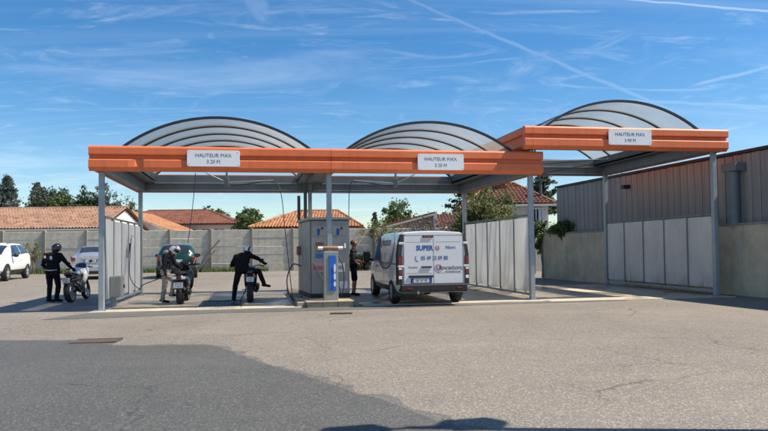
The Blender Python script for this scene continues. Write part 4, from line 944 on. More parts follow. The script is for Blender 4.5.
def hatch_extra(pl, xb, zp, wbar):
    def f(t, B):
        rear_plate(t, xb - .005, zp, txt=pl)
        b = MB(); b.bbox(xb - .05, xb + .12, -wbar, wbar, .34, .52, .03); b.build('bumper', 'black_plastic', t)
        mirrors(t, .72, .80, .98)
        b = MB(); b.tube([(xb + .15, -.3, 1.46), (xb + .05, -.3, 1.62)], .006, 5); b.build('antenna', 'black_plastic', t)
    return f
# green hatchback, seen from behind (x forward)
HB = [(-1.82, .66, .76, .55, .34, .86, .90), (-1.78, .70, .80, .56, .30, .90, 1.02), (-1.55, .74, .83, .57, .24, .92, 1.36), (-1.40, .75, .835, .58, .2, .93, 1.45), (-.6, .76, .84, .60, .18, .92, 1.50), (.2, .76, .84, .60, .18, .92, 1.48), (.75, .76, .83, .57, .18, .90, 1.25), (1.15, .75, .82, .60, .18, .88, .95), (1.65, .70, .76, .55, .22, .78, .80), (1.85, .60, .66, .45, .30, .62, .64)]
car('green_hatchback', 'dark green older hatchback seen from behind beyond the scooter', (-9.42, 28.3, gz(-8.66, 27.9)), R(107), HB, 'car_green', (-1.15, 1.25), .29, .835,
    [('rear_window', (1, -1), [(-1.735, 10), (-1.735, 7.25), (-1.47, 7.35), (-1.47, 10)], 'car_glass'), ('side_window', (1, -1), [(-1.2, 5.3), (-.35, 5.3), (-.45, 7.0), (-1.15, 7.0)], 'car_glass'),
     ('side_window', (1, -1), [(-.28, 5.3), (.85, 5.3), (.38, 7.0), (-.36, 7.0)], 'car_glass'), ('windscreen', (1, -1), [(1.05, 8.2), (1.05, 10), (.42, 10), (.42, 8.2)], 'car_glass')],
    [('tail_light', [(-1.815, 4.0), (-1.66, 4.0), (-1.66, 5.6), (-1.80, 5.6)], 'red_lamp'), ('headlight', [(1.80, 4), (1.6, 4), (1.6, 5), (1.80, 5)], 'clear_lamp')],
    lambda t, B: (hatch_extra('3482 XL 79', -1.83, .76, .80)(t, B), [MB().bbox(-1.86, -1.80, sd * .68 - .08, sd * .68 + .08, .74, .92, .02).build('tail_lens', 'red_lamp', t) for sd in (1, -1)]))
# silver saloon-like hatch
SB = [(-2.05, .66, .74, .50, .36, .93, .97), (-2.0, .72, .82, .55, .32, .97, 1.02), (-1.8, .76, .85, .58, .26, .98, 1.06), (-1.55, .78, .86, .56, .22, .98, 1.14), (-1.0, .78, .87, .56, .2, .95, 1.42), (-.5, .78, .87, .58, .18, .94, 1.46), (.3, .78, .87, .58, .18, .93, 1.44), (.9, .78, .86, .58, .18, .92, 1.18), (1.25, .77, .85, .60, .18, .9, .98), (1.9, .70, .78, .55, .24, .78, .80), (2.1, .6, .68, .45, .32, .62, .64)]
def silver_extra(t, B):
    rear_plate(t, -2.06, .80, txt='CX 204 GH'); mirrors(t, .85, .84, 1.0)
    b = MB(); b.bbox(-2.11, -1.9, -.80, .80, .34, .60, .04); b.build('bumper', 'car_silver', t); b = MB(); b.box(-2.115, -1.95, -.70, .70, .30, .338); b.build('bumper_lip', 'black_plastic', t)
    b = MB(); b.box(-2.075, -2.06, -.35, .35, .90, .935); b.build('boot_trim', 'chrome', t)
    for sd in (1, -1): MB().bbox(-2.085, -1.98, sd * .70 - .09, sd * .70 + .09, .80, .96, .02).build('tail_lens', 'red_lamp', t)
    b = MB(); b.tube([(-2.13, .45, .33), (-1.95, .45, .33)], .035, 10); b.build('exhaust', 'chrome', t)
car('silver_saloon', 'silver saloon parked by the wall, half hidden by the canopy post', (-13.1, 28.4, gz(-12.75, 28.4)), R(107), SB, 'car_silver', (-1.25, 1.35), .31, .86,
    [('rear_window', (1, -1), [(-1.50, 10), (-1.50, 7.4), (-1.02, 7.5), (-1.02, 10)], 'car_glass'), ('side_window', (1, -1), [(-1.15, 5.3), (-.25, 5.3), (-.25, 7.0), (-.85, 7.0)], 'car_glass'),
     ('side_window', (1, -1), [(-.18, 5.3), (.95, 5.3), (.45, 7.0), (-.18, 7.0)], 'car_glass'), ('windscreen', (1, -1), [(1.2, 8.2), (1.2, 10), (.5, 10), (.5, 8.2)], 'car_glass')],
    [('tail_light', [(-2.02, 4.4), (-1.75, 4.4), (-1.80, 5.6), (-2.0, 5.6)], 'red_lamp'), ('headlight', [(2.05, 4), (1.8, 4), (1.8, 5), (2.05, 5)], 'clear_lamp')], silver_extra)
# white crossover facing us at an angle
CB = [(-2.15, .70, .80, .52, .42, 1.0, 1.12), (-2.05, .76, .87, .58, .36, 1.03, 1.36), (-1.80, .80, .90, .60, .30, 1.05, 1.54), (-1.3, .82, .91, .62, .26, 1.04, 1.62), (-.5, .82, .91, .64, .24, 1.0, 1.63), (.2, .82, .91, .63, .24, .98, 1.60), (.75, .82, .90, .60, .24, .97, 1.35), (1.1, .82, .90, .62, .24, .96, 1.10), (1.5, .80, .88, .66, .26, .94, 1.02), (1.95, .74, .82, .62, .30, .84, .90), (2.12, .66, .74, .5, .36, .74, .78)]
def suv_extra(t, B):
    mirrors(t, .78, .90, 1.08, 'black_plastic', 1.1)
    for sd in (1, -1):
        b = MB(); B.patch(b, [(-1.0, 1.2), (1.0, 1.2), (1.0, 3.0), (-1.0, 3.0)], sd, .012); b.build('side_skirt', 'black_plastic', t)
        b = MB(); B.patch(b, [(-.5, 4.55), (-.3, 4.55), (-.3, 4.75), (-.5, 4.75)], sd, .02); b.build('door_handle', 'car_white', t)
        b = MB(); B.patch(b, [(.36, 4.55), (.56, 4.55), (.56, 4.75), (.36, 4.75)], sd, .02); b.build('door_handle', 'car_white', t)
        b = MB(); B.patch(b, [(-1.35, 8.1), (.2, 8.1), (.2, 8.4), (-1.35, 8.4)], sd, .03); b.build('roof_rail', 'black_plastic', t)
    b = MB(); b.bbox(2.0, 2.16, -.72, .72, .42, .78, .03); b.build('grille', 'black_plastic', t); b = MB(); b.box(2.162, 2.175, -.26, .26, .52, .62); b.build('number_plate', 'plate', t)
pS = Vector((-15.9 - .2, 26.0, 0)); hd = math.atan2(-2.75, .75)
cS = Vector((-16.25, 27.4, 0)) - Vector((-math.sin(hd), math.cos(hd), 0)) * .82
car('white_crossover', 'white crossover with dark windows parked at the edge of the yard', (cS.x, cS.y, gz(cS.x, cS.y)), hd, CB, 'car_white', (-1.38, 1.42), .345, .90,
    [('side_window', (1, -1), [(-1.75, 5.5), (-.55, 5.4), (-.6, 6.95), (-1.55, 6.9)], 'car_glass'), ('side_window', (1, -1), [(-.48, 5.4), (.75, 5.4), (.2, 6.95), (-.52, 6.95)], 'sky_glass'),
     ('windscreen', (1, -1), [(1.08, 8.0), (1.08, 10), (.38, 10), (.38, 7.6)], 'sky_glass'), ('rear_window', (1, -1), [(-2.0, 10), (-2.0, 8.2), (-1.6, 8.2), (-1.6, 10)], 'car_glass')],
    [('headlight', [(2.05, 4.3), (1.7, 4.3), (1.75, 5.3), (2.03, 5.3)], 'clear_lamp'), ('tail_light', [(-2.12, 4.2), (-1.9, 4.2), (-1.9, 5.2), (-2.1, 5.2)], 'red_lamp')], suv_extra)

# ------------------------------------------------------------------ the rental van
VA = R(90 + 10.5); xr = -2.42
vx = Vector((1.29, 16.28, 0)) - Vector((math.cos(VA), math.sin(VA), 0)) * xr
t = thing('delivery_van', 'white delivery van with blue lettering on its rear doors, backed out of the bay', 'van', (vx.x, vx.y, .022), VA)
VB_ = [(-2.42, .86, .945, .80, .36, 1.05, 1.90), (-2.38, .88, .96, .83, .34, 1.05, 1.94), (-2.0, .90, .97, .845, .30, 1.05, 1.955), (0, .90, .97, .85, .28, 1.05, 1.965), (.9, .90, .97, .84, .28, 1.08, 1.94), (1.25, .90, .965, .80, .28, 1.10, 1.86), (1.85, .90, .955, .74, .28, 1.10, 1.42), (2.1, .88, .94, .74, .30, 1.05, 1.20), (2.45, .82, .88, .66, .34, .92, 1.0), (2.58, .72, .78, .52, .40, .72, .76)]
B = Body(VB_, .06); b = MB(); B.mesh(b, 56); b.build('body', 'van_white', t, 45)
for sd in (1, -1):
    b = MB(); B.patch(b, [(1.02, 5.2), (1.80, 5.2), (1.42, 6.9), (1.0, 6.9)], sd); b.build('door_window', 'blue_glass', t, True)
    b = MB(); B.patch(b, [(.52, 6.95), (1.40, 6.95), (1.22, 8.1), (.70, 8.1)], sd); b.build('blue_wrap', 'blue_wrap', t, True)
    b = MB(); B.patch(b, [(.20, 5.2), (.98, 5.2), (.96, 6.9), (.52, 6.9)], sd); b.build('blue_wrap', 'blue_wrap', t, True)
    b = MB(); B.patch(b, [(-1.2, 2.0), (1.4, 2.0), (1.4, 2.7), (-1.2, 2.7)], sd, .012); b.build('sill_trim', 'black_plastic', t, True)
    b = MB(); B.patch(b, [(.94, 2.8), (.97, 2.8), (.95, 5.1), (.93, 5.1)], sd, .004); b.build('door_seam', 'grey_ink', t)
    b = MB(); B.patch(b, [(-.42, 2.8), (-.39, 2.8), (-.39, 7.2), (-.42, 7.2)], sd, .004); b.build('door_seam', 'grey_ink', t)
    b = MB(); B.patch(b, [(-2.1, 5.02), (.6, 5.02), (.6, 5.14), (-2.1, 5.14)], sd, .006); b.build('side_rail', 'grey_ink', t)
    b = MB(); B.patch(b, [(.62, 4.55), (.82, 4.55), (.82, 4.78), (.62, 4.78)], sd, .025); b.build('door_handle', 'black_plastic', t)
    # swoosh ring of the side livery, on the panel
    for (ca, cz, ra, rb, a0, a1, mt, wdt) in ((-.55, 6.15, 1.15, 1.55, 150, 385, 'teal_ink', .06), (-.50, 6.2, 1.02, 1.32, 200, 350, 'grey_ink', .035)):
        q = MB(); vs_ = []; n = 40
        for k in range(n + 1):
            a = R(a0 + (a1 - a0) * k / n); w_ = wdt * math.sin(math.pi * (k + .5) / (n + 1)) + .008
            for kk in (1 - w_, 1 + w_): vs_.append(B.P(ca + ra * kk * math.cos(a), max(2.9, min(7.6, cz + rb * kk * math.sin(a))), sd) + B.N(ca, 6, sd) * .007)
        q.add(vs_, [(2 * k, 2 * k + 1, 2 * k + 3, 2 * k + 2) for k in range(n)]); q.build('livery_ring', mt, t)
    P_ = B.P(-.55, 6.4, sd) + B.N(-.55, 6.4, sd) * .012; up = (B.P(-.55, 6.9, sd) - B.P(-.55, 5.9, sd)).normalized()
    text('side_lettering', 'location', .36, 'grey_ink', t, facing(P_ + up * .04, (sd * -1, 0, 0), up), sx=1.1)
    text('side_lettering', 'U', .30, 'red_ink', t, facing(P_ + Vector((sd * .80, 0, 0)) - up * .02, (sd * -1, 0, 0), up), bold=.01)
    text('side_lettering', 'v', .34, 'teal_ink', t, facing(P_ + up * -.30 + Vector((-.25 * sd, sd * .02, 0)), (sd * -1, 0, 0), up))
    # mirror
    b = MB(); b.bbox(1.62, 1.80, sd * 1.02, sd * 1.24, 1.10, 1.42, .03) if sd > 0 else b.bbox(1.62, 1.80, -1.24, -1.02, 1.10, 1.42, .03); b.tube([(1.70, sd * .93, 1.12), (1.70, sd * 1.06, 1.20)], .04, 8); b.build('mirror', 'black_plastic', t)
    # rear corner lamp column
    y0, y1 = (.845, .985) if sd > 0 else (-.985, -.845)
    b = MB(); b.prism([(xr - .035, y0), (xr - .03, sd * .955 if True else y1), (xr + .14, sd * .982), (xr + .14, sd * .93), (xr + .02, y0 if sd > 0 else y1)] if sd > 0 else [(xr - .035, -.845), (xr + .02, -.845), (xr + .14, -.93), (xr + .14, -.982), (xr - .03, -.955)], 2, .55, 1.30); cc = b.build('lamp_column', 'black_gloss', t)
    def lens(nm, z0_, z1_, mt, inset=.0):
        b_ = MB(); ya, yb = (sd * .86, sd * .945); b_.bbox(xr - .046, xr - .025, min(ya, yb), max(ya, yb), z0_, z1_, .006); b_.build(nm, mt, cc)
    lens('lens', 1.06, 1.27, 'red_lamp'); lens('clear_lens', .94, 1.0, 'clear_lamp'); lens('lens', .82, .92, 'red_lamp'); lens('clear_lens', .70, .78, 'clear_lamp')
    b = MB(); pts = []
    for (zz, ww) in ((1.30, .965), (1.5, .945), (1.7, .905), (1.86, .85)):
        pts.append((zz, ww))
    vs_ = [];
    for zz, ww in pts: vs_ += [(xr - .012, sd * (ww - .10), zz), (xr - .012, sd * (ww - .005), zz), (xr + .13, sd * (ww + .022), zz)]
    b.add(vs_, [(3 * i + j, 3 * i + j + 1, 3 * i + j + 4, 3 * i + j + 3) for i in range(3) for j in range(2)]); b.build('upper_pillar', 'black_gloss', t)
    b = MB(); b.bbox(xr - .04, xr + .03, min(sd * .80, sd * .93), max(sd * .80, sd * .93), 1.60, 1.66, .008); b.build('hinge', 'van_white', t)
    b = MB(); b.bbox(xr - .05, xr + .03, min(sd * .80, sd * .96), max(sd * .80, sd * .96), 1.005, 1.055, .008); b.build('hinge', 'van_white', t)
    for xw in (-1.50, 1.62): arch(t, xw, sd * .965, .33); wheel(t, xw, sd * .865, .33, .215, 'alloy', 8)
# rear doors
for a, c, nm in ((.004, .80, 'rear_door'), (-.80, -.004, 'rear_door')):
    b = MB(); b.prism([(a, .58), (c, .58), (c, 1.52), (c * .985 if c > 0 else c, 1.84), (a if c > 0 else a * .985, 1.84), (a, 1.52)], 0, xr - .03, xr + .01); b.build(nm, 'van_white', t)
for (ya, yb, za, zb) in ((.795, .803, .58, 1.84), (-.803, -.795, .58, 1.84), (-.004, .004, .58, 1.84), (-.80, .80, .572, .580), (-.80, .80, 1.838, 1.846)):
    b = MB(); b.box(xr - .034, xr - .012, ya, yb, za, zb); b.build('door_gap', 'grey_ink', t)
for (ya, yb, za, zb) in ((.05, .74, .845, .850), (-.74, -.05, .845, .850), (.05, .74, 1.66, 1.664), (-.74, -.05, 1.66, 1.664)):
    b = MB(); b.box(xr - .0325, xr - .029, ya, yb, za, zb); b.build('pressed_line', 'grey_ink', t)
b = MB(); b.bbox(xr - .048, xr - .028, .02, .30, 1.775, 1.835, .006); b.build('brake_light', 'black_plastic', t); b = MB(); b.bbox(xr - .054, xr - .046, .05, .27, 1.785, 1.825, .003); b.build('brake_lens', 'red_lamp', t)
b = MB(); b.bbox(xr - .055, xr - .028, .06, .34, .985, 1.03, .008); b.build('door_handle', 'black_plastic', t)
b = MB(); b.bbox(xr - .058, xr - .028, .02, .68, .735, .795, .01); b.build('plate_lamp_bar', 'black_plastic', t)
b = MB(); b.box(xr - .038, xr - .029, .06, .62, .59, .725); b.build('plate_recess', 'black_plastic', t)
pl = MB(); pl.box(xr - .044, xr - .0385, .08, .60, .605, .712); pl = pl.build('number_plate', 'plate', t)
for ya, yb in ((.55, .60), (.08, .13)): MB().box(xr - .046, xr - .0442, ya, yb, .607, .710).build('blue_band', 'plate_blue', pl)
text('lettering', 'GE 167 RL', .082, 'ink', pl, facing((xr - .0455, .34, .658), (0, -1, 0), (0, 0, 1)), sx=.9)
b = MB(); b.bbox(xr - .10, xr + .25, -.90, .90, .36, .56, .03); b.build('bumper', 'rubber', t)
b = MB(); b.box(xr - .106, xr - .098, .60, .74, .44, .475); b.build('reflector', 'red_lamp', t); b = MB(); b.box(xr - .106, xr - .098, -.74, -.60, .44, .475); b.build('reflector', 'red_lamp', t)
b = MB(); b.tube([(xr - .14, .45, .34), (xr - .02, .45, .36)], .035, 8); b.build('tow_eye', 'galv', t)
RT = lambda y, z: facing((xr - .0325, y, z), (0, -1, 0), (0, 0, 1))
text('lettering', 'SUPER', .175, 'blue_ink', t, RT(.245, 1.50), bold=.006, sx=.92)
text('lettering', 'Niort', .12, 'blue_ink', t, RT(-.46, 1.515))
text('lettering', '05 49 33 09 80', .150, 'blue_ink', t, RT(-.02, 1.235), bold=.001, sx=.80)
text('lettering', 'TRAFIC', .06, 'grey_ink', t, RT(.56, 1.0), sx=1.3)
text('lettering', 'location', .16, 'ink', t, RT(-.46, .985), sx=1.15)
text('lettering', 'www.location-u.com', .05, 'ink', t, RT(-.52, .885), sx=1.0)
def ring(y, z, r0_, r1_, mt, nm='logo_ring', off=.033):
    b_ = MB(); n = 28; vs_ = [(xr - off, y + rr * math.cos(6.283 * k / n), z + rr * math.sin(6.283 * k / n)) for rr in (r0_, r1_) for k in range(n)]
    b_.add(vs_, [(k, (k + 1) % n, n + (k + 1) % n, n + k) for k in range(n)]); b_.build(nm, mt, t)
ring(-.10, 1.495, .058, .066, 'grey_ink'); text('logo_letter', 'U', .12, 'red_ink', t, RT(-.10, 1.495), bold=.005)
ring(-.12, .965, .088, .104, 'red_ink'); text('logo_letter', 'U', .15, 'blue_ink', t, RT(-.12, .965), bold=.006)
b = MB(); b.tube(arc_hose([(xr - .0225, .475, 1.295), (xr - .0225, .50, 1.24), (xr - .0225, .465, 1.175), (xr - .0225, .42, 1.16)], 5), .014, 6); b.build('phone_icon', 'blue_ink', t)
b = MB(); b.box(2.5, 2.6, -.6, .6, .35, .6); b.build('front_grille', 'black_plastic', t)
b = MB(); B.patch(b, [(2.05, 8.0), (2.05, 10), (1.35, 10), (1.35, 8.2)], 1); B.patch(b, [(2.05, 8.0), (2.05, 10), (1.35, 10), (1.35, 8.2)], -1); b.build('windscreen', 'car_glass', t)

# ------------------------------------------------------------------ motorcycles (x forward, y left)
def mwheel(t, x, r, w, disc=True, lean=0):
    b = MB(); b.lathe([(r * .80, -w * .42), (r * .90, -w / 2), (r * .975, -w * .3), (r, 0), (r * .975, w * .3), (r * .90, w / 2), (r * .80, w * .42)], (0, 0, 0), 1, 30); o = b.build('wheel', 'rubber', t, True); o.location = (x, 0, r)
    b = MB(); b.lathe([(r * .74, -w * .36), (r * .81, -w * .4), (r * .81, w * .4), (r * .74, w * .36)], (0, 0, 0), 1, 30)
    for k in range(6):
        a = 6.283 * k / 6; b.tube([(0, 0, 0), (r * .77 * math.cos(a), 0, r * .77 * math.sin(a))], .014, 5)
    b.lathe([(.001, -w * .5), (.045, -w * .5), (.045, w * .5), (.001, w * .5)], (0, 0, 0), 1, 12, False); b.build('rim', 'alloy' if disc else 'black_plastic', o)
    if disc:
        b = MB(); b.lathe([(r * .30, w * .52), (r * .50, w * .52), (r * .50, w * .58), (r * .30, w * .58)], (0, 0, 0), 1, 24); b.build('brake_disc', 'chrome', o)
    return o
def moto(name, label, loc, rz, body, fairing, lean=0, group='motorcycles and scooter'):
    t = thing(name, label, 'motorcycle', loc, rz, group); t.rotation_euler = (lean, 0, rz)
    mwheel(t, -.70, .315, .18); mwheel(t, .70, .305, .125)
    for sd in (1, -1):
        b = MB(); b.tube([(.70, sd * .10, .305), (.56, sd * .10, .68), (.46, sd * .10, .98)], [.028, .026, .026], 10); b.build('fork_leg', 'engine', t, True)
        b = MB(); b.tube([(-.70, sd * .13, .315), (-.15, sd * .11, .42)], .032, 8); b.build('swingarm', 'engine', t)
        b = MB(); b.tube([(.40, sd * .06, .92), (.05, sd * .16, .78), (-.18, sd * .14, .45)], .035, 8); b.build('frame_spar', 'moto_black', t)
        b = MB(); b.tube([(.44, sd * .05, 1.0), (.42, sd * .22, 1.04), (.34, sd * .36, 1.01)], .013, 7); hb = b.build('handlebar', 'moto_black', t, True)
        b = MB(); b.tube([(.36, sd * .28, 1.025), (.325, sd * .40, 1.005)], .019, 8); b.build('grip', 'rubber', hb)
        b = MB(); b.tube([(.38, sd * .26, 1.03), (.40, sd * .32, 1.17)], .007, 6); b.loft([(.385, sd * .34, 1.20, .06, .035), (.41, sd * .34, 1.20, .065, .04), (.43, sd * .34, 1.20, .04, .025)], 12); b.build('mirror', 'moto_black', t)
        b = MB(); b.tube([(-.22, sd * .12, .34), (-.24, sd * .24, .33)], .014, 6); b.build('foot_peg', 'alloy', t)
        b = MB(); b.tube([(-.82, sd * .03, .72), (-.82, sd * .13, .74)], .006, 5); b.ball((-.82, sd * .15, .745), (.025, .03, .02)); b.build('indicator', 'roll_brown', t)
    b = MB(); b.loft([(-.20, 0, .48, .10, .12), (-.1, 0, .48, .17, .19), (.15, 0, .47, .18, .20), (.32, 0, .50, .12, .17)], 12); b.build('engine', 'engine', t, 40)
    b = MB(); b.loft([(-.12, 0, .84, .09, .06), (-.05, 0, .88, .14, .10), (.15, 0, .91, .17, .13), (.33, 0, .92, .14, .12), (.42, 0, .92, .08, .08)], 16); b.build('tank', fairing or body, t, True)
    b = MB(); b.loft([(-.62, 0, .86, .09, .035), (-.45, 0, .85, .12, .045), (-.25, 0, .815, .13, .045), (-.08, 0, .82, .10, .045)], 14); b.build('seat', 'rubber', t, True)
    b = MB(); b.loft([(-.86, 0, .88, .05, .03), (-.80, 0, .865, .09, .05), (-.6, 0, .80, .12, .055), (-.3, 0, .74, .13, .06)], 14); b.build('tail', body, t, True)
    b = MB(); b.bbox(-.885, -.855, -.07, .07, .845, .89, .01); b.build('tail_light', 'red_lamp', t)
    b = MB(); b.tube([(-.80, 0, .80), (-.93, 0, .62)], .018, 6); b.build('plate_bracket', 'black_plastic', t)
    b = MB(); b.add([(-.945 + d, y, z) for d in (0, .006) for y, z in ((-.105, .60), (.105, .60), (.105, .74), (-.105, .74))], [(0, 1, 2, 3), (7, 6, 5, 4), (0, 4, 5, 1), (1, 5, 6, 2), (2, 6, 7, 3), (3, 7, 4, 0)]); pl_ = b.build('number_plate', 'plate', t)
    text('lettering', 'FK 82', .06, 'ink', pl_, facing((-.9465, 0, .70), (0, -1, 0), (0, 0, 1))); text('lettering', '3 BD', .06, 'ink', pl_, facing((-.9465, 0, .64), (0, -1, 0), (0, 0, 1)))
    b = MB(); b.tube([(.05, -.12, .28), (-.35, -.17, .27), (-.55, -.20, .38), (-.92, -.22, .52)], [.025, .025, .055, .05], 12); b.build('exhaust', 'engine', t, True)
    b = MB(); b.loft([(-.98, 0, .56, .07, .01), (-.80, 0, .64, .10, .015), (-.62, 0, .67, .09, .015)], 10); b.build('rear_mudguard', 'black_plastic', t, True)
    b = MB(); b.loft([(.44, 0, .62, .05, .02), (.62, 0, .64, .075, .02), (.82, 0, .60, .07, .02), (.92, 0, .52, .05, .015)], 10); b.build('front_mudguard', body, t, True)
    b = MB(); b.tube([(-.05, .12, .33), (.0, .30, .012)], .012, 6); b.build('kickstand', 'engine', t)
    if fairing:
        b = MB(); b.loft([(.20, 0, .62, .20, .16), (.36, 0, .80, .24, .20), (.55, 0, .92, .22, .17), (.70, 0, .92, .15, .12), (.80, 0, .88, .07, .06)], 18); b.build('fairing', fairing, t, True)
        b = MB(); b.loft([(.40, 0, 1.08, .16, .04), (.52, 0, 1.09, .17, .10), (.62, 0, 1.05, .13, .07), (.72, 0, .99, .06, .03)], 14); b.build('windscreen', 'visor', t, True)
    else:
        b = MB(); b.loft([(.48, 0, .93, .10, .10), (.58, 0, .92, .10, .10), (.63, 0, .92, .07, .07)], 14); b.build('headlight', 'moto_black', t, True)
    return t
moto('sports_motorcycle', 'white-faired black sports motorcycle held by the standing rider', (-9.60, 19.52, .0), R(98), 'moto_black', 'moto_white', -.10)
moto('naked_motorcycle', 'black motorcycle with its rider swinging a leg out, above the floor pit', (-4.01, 18.60, .022), R(101), 'moto_black', None)
# scooter
t = thing('scooter', 'black scooter with a number plate and round mirrors beside the floor pit', 'scooter', (-5.86, 18.10, .022), R(100), 'motorcycles and scooter')
mwheel(t, -.60, .24, .13, False); mwheel(t, .62, .24, .12, True)
t.scale = (1.08, 1.2, 1.08)
b = MB(); b.loft([(-.86, 0, .70, .06, .05), (-.80, 0, .66, .14, .12), (-.62, 0, .60, .19, .17), (-.35, 0, .56, .20, .20), (-.12, 0, .48, .17, .18), (-.02, 0, .40, .14, .12)], 16); b.build('rear_body', 'moto_black', t, True)
b = MB(); b.loft([(-.78, 0, .80, .10, .03), (-.62, 0, .82, .15, .05), (-.35, 0, .79, .16, .05), (-.08, 0, .77, .12, .045)], 14); b.build('seat', 'rubber', t, True)
b = MB(); b.bbox(-.1, .36, -.17, .17, .24, .32, .03); b.build('footboard', 'black_plastic', t)
b = MB(); b.loft([(.26, 0, .52, .20, .26), (.34, 0, .62, .21, .30), (.42, 0, .68, .18, .28), (.48, 0, .70, .10, .18)], 16); b.build('leg_shield', 'moto_black', t, True)
b = MB(); b.loft([(.45, 0, .36, .07, .04), (.62, 0, .50, .10, .04), (.85, 0, .42, .06, .03)], 10); b.build('front_mudguard', 'moto_black', t, True)
b = MB(); b.tube([(.60, 0, .26), (.42, 0, .70), (.34, 0, 1.0)], .035, 8); b.build('steering_column', 'black_plastic', t)
b = MB(); b.loft([(.26, 0, 1.0, .12, .06), (.34, 0, 1.03, .16, .08), (.44, 0, 1.0, .12, .07)], 12); b.build('handlebar_cowl', 'moto_black', t, True)
for sd in (1, -1):
    b = MB(); b.tube([(.32, sd * .10, 1.02), (.24, sd * .36, 1.02)], .018, 8); b.build('grip', 'rubber', t)
    b = MB(); b.tube([(.30, sd * .20, 1.03), (.28, sd * .27, 1.22)], .007, 6); o_ = b.build('mirror_stalk', 'chrome', t); b = MB(); b.lathe([(.001, -.012), (.055, -.012), (.06, .0), (.05, .015), (.001, .02)], (.28, sd * .28, 1.26), 0, 16, False); b.build('mirror', 'chrome' if sd > 0 else 'moto_black', o_, 40)
    b = MB(); b.bbox(-.865, -.80, min(sd * .05, sd * .15), max(sd * .05, sd * .15), .66, .73, .01); b.build('indicator', 'clear_lamp', t)
b = MB(); b.bbox(-.905, -.87, -.05, .05, .69, .73, .008); b.build('tail_light', 'red_lamp', t)
b = MB(); b.bbox(-.93, -.82, -.08, .08, .40, .60, .02); b.build('rear_mudguard', 'black_plastic', t)
b = MB(); b.box(-.938, -.931, -.105, .105, .44, .58); pl_ = b.build('number_plate', 'plate', t)
text('lettering', 'DH 45', .06, 'ink', pl_, facing((-.9395, 0, .545), (0, -1, 0), (0, 0, 1))); text('lettering', '7 RW', .06, 'ink', pl_, facing((-.9395, 0, .48), (0, -1, 0), (0, 0, 1)))
b = MB(); b.tube([(-.1, -.17, .26), (-.5, -.19, .27), (-.82, -.19, .36)], [.025, .05, .05], 10); b.build('exhaust', 'engine', t, True)
b = MB(); b.tube([(-.15, .08, .24), (-.1, .14, .012)], .012, 6); b.build('stand', 'engine', t)

